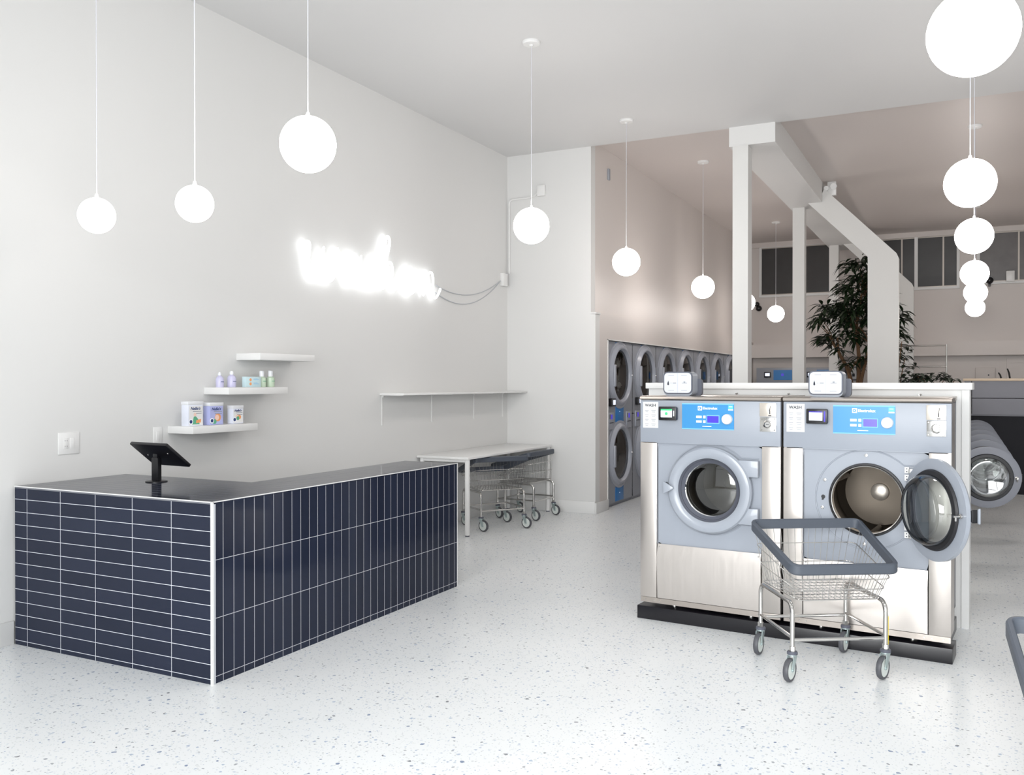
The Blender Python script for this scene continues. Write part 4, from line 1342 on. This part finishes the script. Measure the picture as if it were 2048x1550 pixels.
# ------------------------------------------------------------------ laundry carts
def make_cart(label, group, sticker):
    t = thing('laundry_cart', label, 'cart', (0, 0, 0), 0, group)
    hx, hy = 0.256, 0.238       # stems
    zt, zbar, zs = 0.408, 0.213, 0.150
    # arched side tubes: one per side, two legs each
    for sx in (-1, 1):
        x = sx * hx
        rb = 0.055
        path = [(x, -hy, zs)]
        path += [(x, -hy, zt - rb)]
        path += [(x, -hy + rb - rb * math.cos(a), zt - rb + rb * math.sin(a)) for a in [PI / 2 * i / 5 for i in range(1, 6)]]
        path += [(x, hy - rb + rb * math.sin(a), zt - rb + rb * math.cos(a)) for a in [PI / 2 * i / 5 for i in range(0, 6)]]
        path += [(x, hy, zs)]
        obj('leg_arch', B(M['chrome']).tube(path, 0.0125, 12), t)
    for sy in (-1, 1):
        obj('stretcher', B(M['chrome']).cyl((-hx, sy * hy, zbar), (hx, sy * hy, zbar), 0.0095, 10), t)
    for sx in (-1, 1):
        obj('stretcher', B(M['chrome']).cyl((sx * hx, -hy, zbar + 0.012), (sx * hx, hy, zbar + 0.012), 0.0095, 10), t)
    # casters: each turns on its own stem
    rw = 0.062
    tr = 0.034
    cs = B(M['zinc'], M['grey_dark'], M['chrome'])
    cs.use(1).lathe([(0, 0.155), (0.024, 0.155), (0.028, 0.149), (0.028, 0.139), (0, 0.139)], seg=18)
    cs.use(2).lathe([(0.017, 0.155), (0.017, 0.180), (0, 0.180)], seg=6)
    cs.use(0).lathe([(0, 0.139), (0.024, 0.139), (0.024, 0.131), (0, 0.131)], seg=18)
    for s_ in (-1, 1):
        cs.prism([(-0.020, 0.133), (0.026, 0.133), (tr + 0.012, rw - 0.008), (tr - 0.012, rw - 0.008)], 'y', s_ * 0.016, s_ * 0.0195)
    cs.cyl((tr, -0.023, rw), (tr, 0.023, rw), 0.006, 8)
    cme = cs.mesh('caster')
    wm = Matrix.Translation((tr, 0, rw))
    tme = B(M['tire']).lathe([(rw - 0.014, -0.013), (rw - 0.004, -0.013), (rw, -0.006), (rw, 0.006), (rw - 0.004, 0.013), (rw - 0.014, 0.013), (rw - 0.014, -0.013)], (0, 0, 0), 'y', 28).mesh('tire')
    hme = B(M['hubcap']).lathe([(0, -0.011), (0.012, -0.012), (0.03, -0.008), (rw - 0.014, -0.011), (rw - 0.014, 0.011), (0.03, 0.008), (0.012, 0.012), (0, 0.011)], (0, 0, 0), 'y', 28).mesh('wheel_hub')
    tme.transform(wm)
    hme.transform(wm)
    for sx in (-1, 1):
        for sy in (-1, 1):
            c = obj('caster', cme, t)
            c.location = (sx * hx, sy * hy, 0)
            obj('tire', tme, c)
            obj('wheel_hub', hme, c)
    # wire basket: narrow low end (-y), wide high end (+y)
    def ring(f, n=5):
        # f = 0 bottom, 1 rim
        xn, xf = 0.225 + (0.281 - 0.225) * f, 0.255 + (0.319 - 0.255) * f
        yn, yf_ = -0.245 + (-0.315 + 0.245) * f, 0.222 + (0.216 - 0.222) * f
        zn, zf = 0.425 + (0.600 - 0.425) * f, 0.428 + (0.757 - 0.428) * f
        r = 0.045
        cs = [(-xn, yn, zn), (xn, yn, zn), (xf, yf_, zf), (-xf, yf_, zf)]
        pts = []
        for i in range(4):
            p, a_, b_ = Vector(cs[i]), Vector(cs[i - 1]), Vector(cs[(i + 1) % 4])
            d0, d1 = (a_ - p).normalized() * r, (b_ - p).normalized() * r
            for q in range(n + 1):
                s = q / n
                pts.append(p + d0 * (1 - s) ** 2 + d1 * s ** 2)
        return cs, pts

    bk = B(M['chrome'])
    for f in (0.0, 0.33, 0.66):
        bk.tube(ring(f)[1], 0.0028 if f else 0.004, 6, closed=True)

    def lerp(a, b_, s):
        return Vector(a) + (Vector(b_) - Vector(a)) * s
    c0, c1 = ring(0)[0], ring(0.96)[0]
    for (i, j, n) in ((0, 1, 14), (1, 2, 13), (2, 3, 15), (3, 0, 13)):
        for q in range(1, n):
            s = q / n
            a_, b_ = lerp(c0[i], c0[j], s), lerp(c1[i], c1[j], s)
            bk.tube([a_, b_], 0.0016, 5, cap=False)
    for q in range(1, 15):
        s = q / 15
        bk.tube([lerp(c0[0], c0[1], s), lerp(c0[3], c0[2], s)], 0.0016, 5, cap=False)
    for q in range(1, 7):
        s = q / 7
        bk.tube([lerp(c0[0], c0[3], s) - Vector((0, 0, 0.003)), lerp(c0[1], c0[2], s) - Vector((0, 0, 0.003))], 0.0026, 5, cap=False)
    obj('wire_basket', bk, t)
    sec = [(-0.011, -0.026), (0.007, -0.028), (0.013, -0.020), (0.013, 0.020), (0.007, 0.028), (-0.006, 0.029), (-0.011, 0.022)]
    obj('bumper_rim', B(M['bumper']).sweep(ring(1.0, 8)[1], sec), t)
    if sticker:
        obj('sticker', B(M['yellow']).box(hx + 0.0118, hx + 0.0136, -hy - 0.007, -hy + 0.007, 0.175, 0.33), t, 'yellow sticker on one leg')
    return t


GC = 'wire laundry carts'


def put_cart(c, x, y, deg, trail):
    c.location = (x, y, 0)
    c.rotation_euler = (0, 0, math.radians(deg))
    for k, w in enumerate([q for q in kids(c) if q.name.startswith('caster')]):
        w.rotation_euler = (0, 0, math.radians(trail - deg + (0, 6, -5, 3)[k % 4]))


c1 = make_cart('chrome wire laundry cart standing before the two large washers', GC, True)
put_cart(c1, -0.705, 5.21, 31.1, -104)
c2 = dup(c1, (0, 0, 0), 0, 'nearer of two wire laundry carts beneath the white folding table', GC, skip=('sticker',))
put_cart(c2, -4.587, 8.60, -126.9, -14)
c3 = dup(c1, (0, 0, 0), 0, 'farther wire laundry cart at the right end of white folding table', GC, skip=('sticker',))
put_cart(c3, -4.60, 9.44, -92, -20)
c4 = dup(c1, (0, 0, 0), 0, 'wire laundry cart cut off by the right picture edge', GC, skip=('sticker',))
put_cart(c4, 0.468, 3.26, 2, -60)
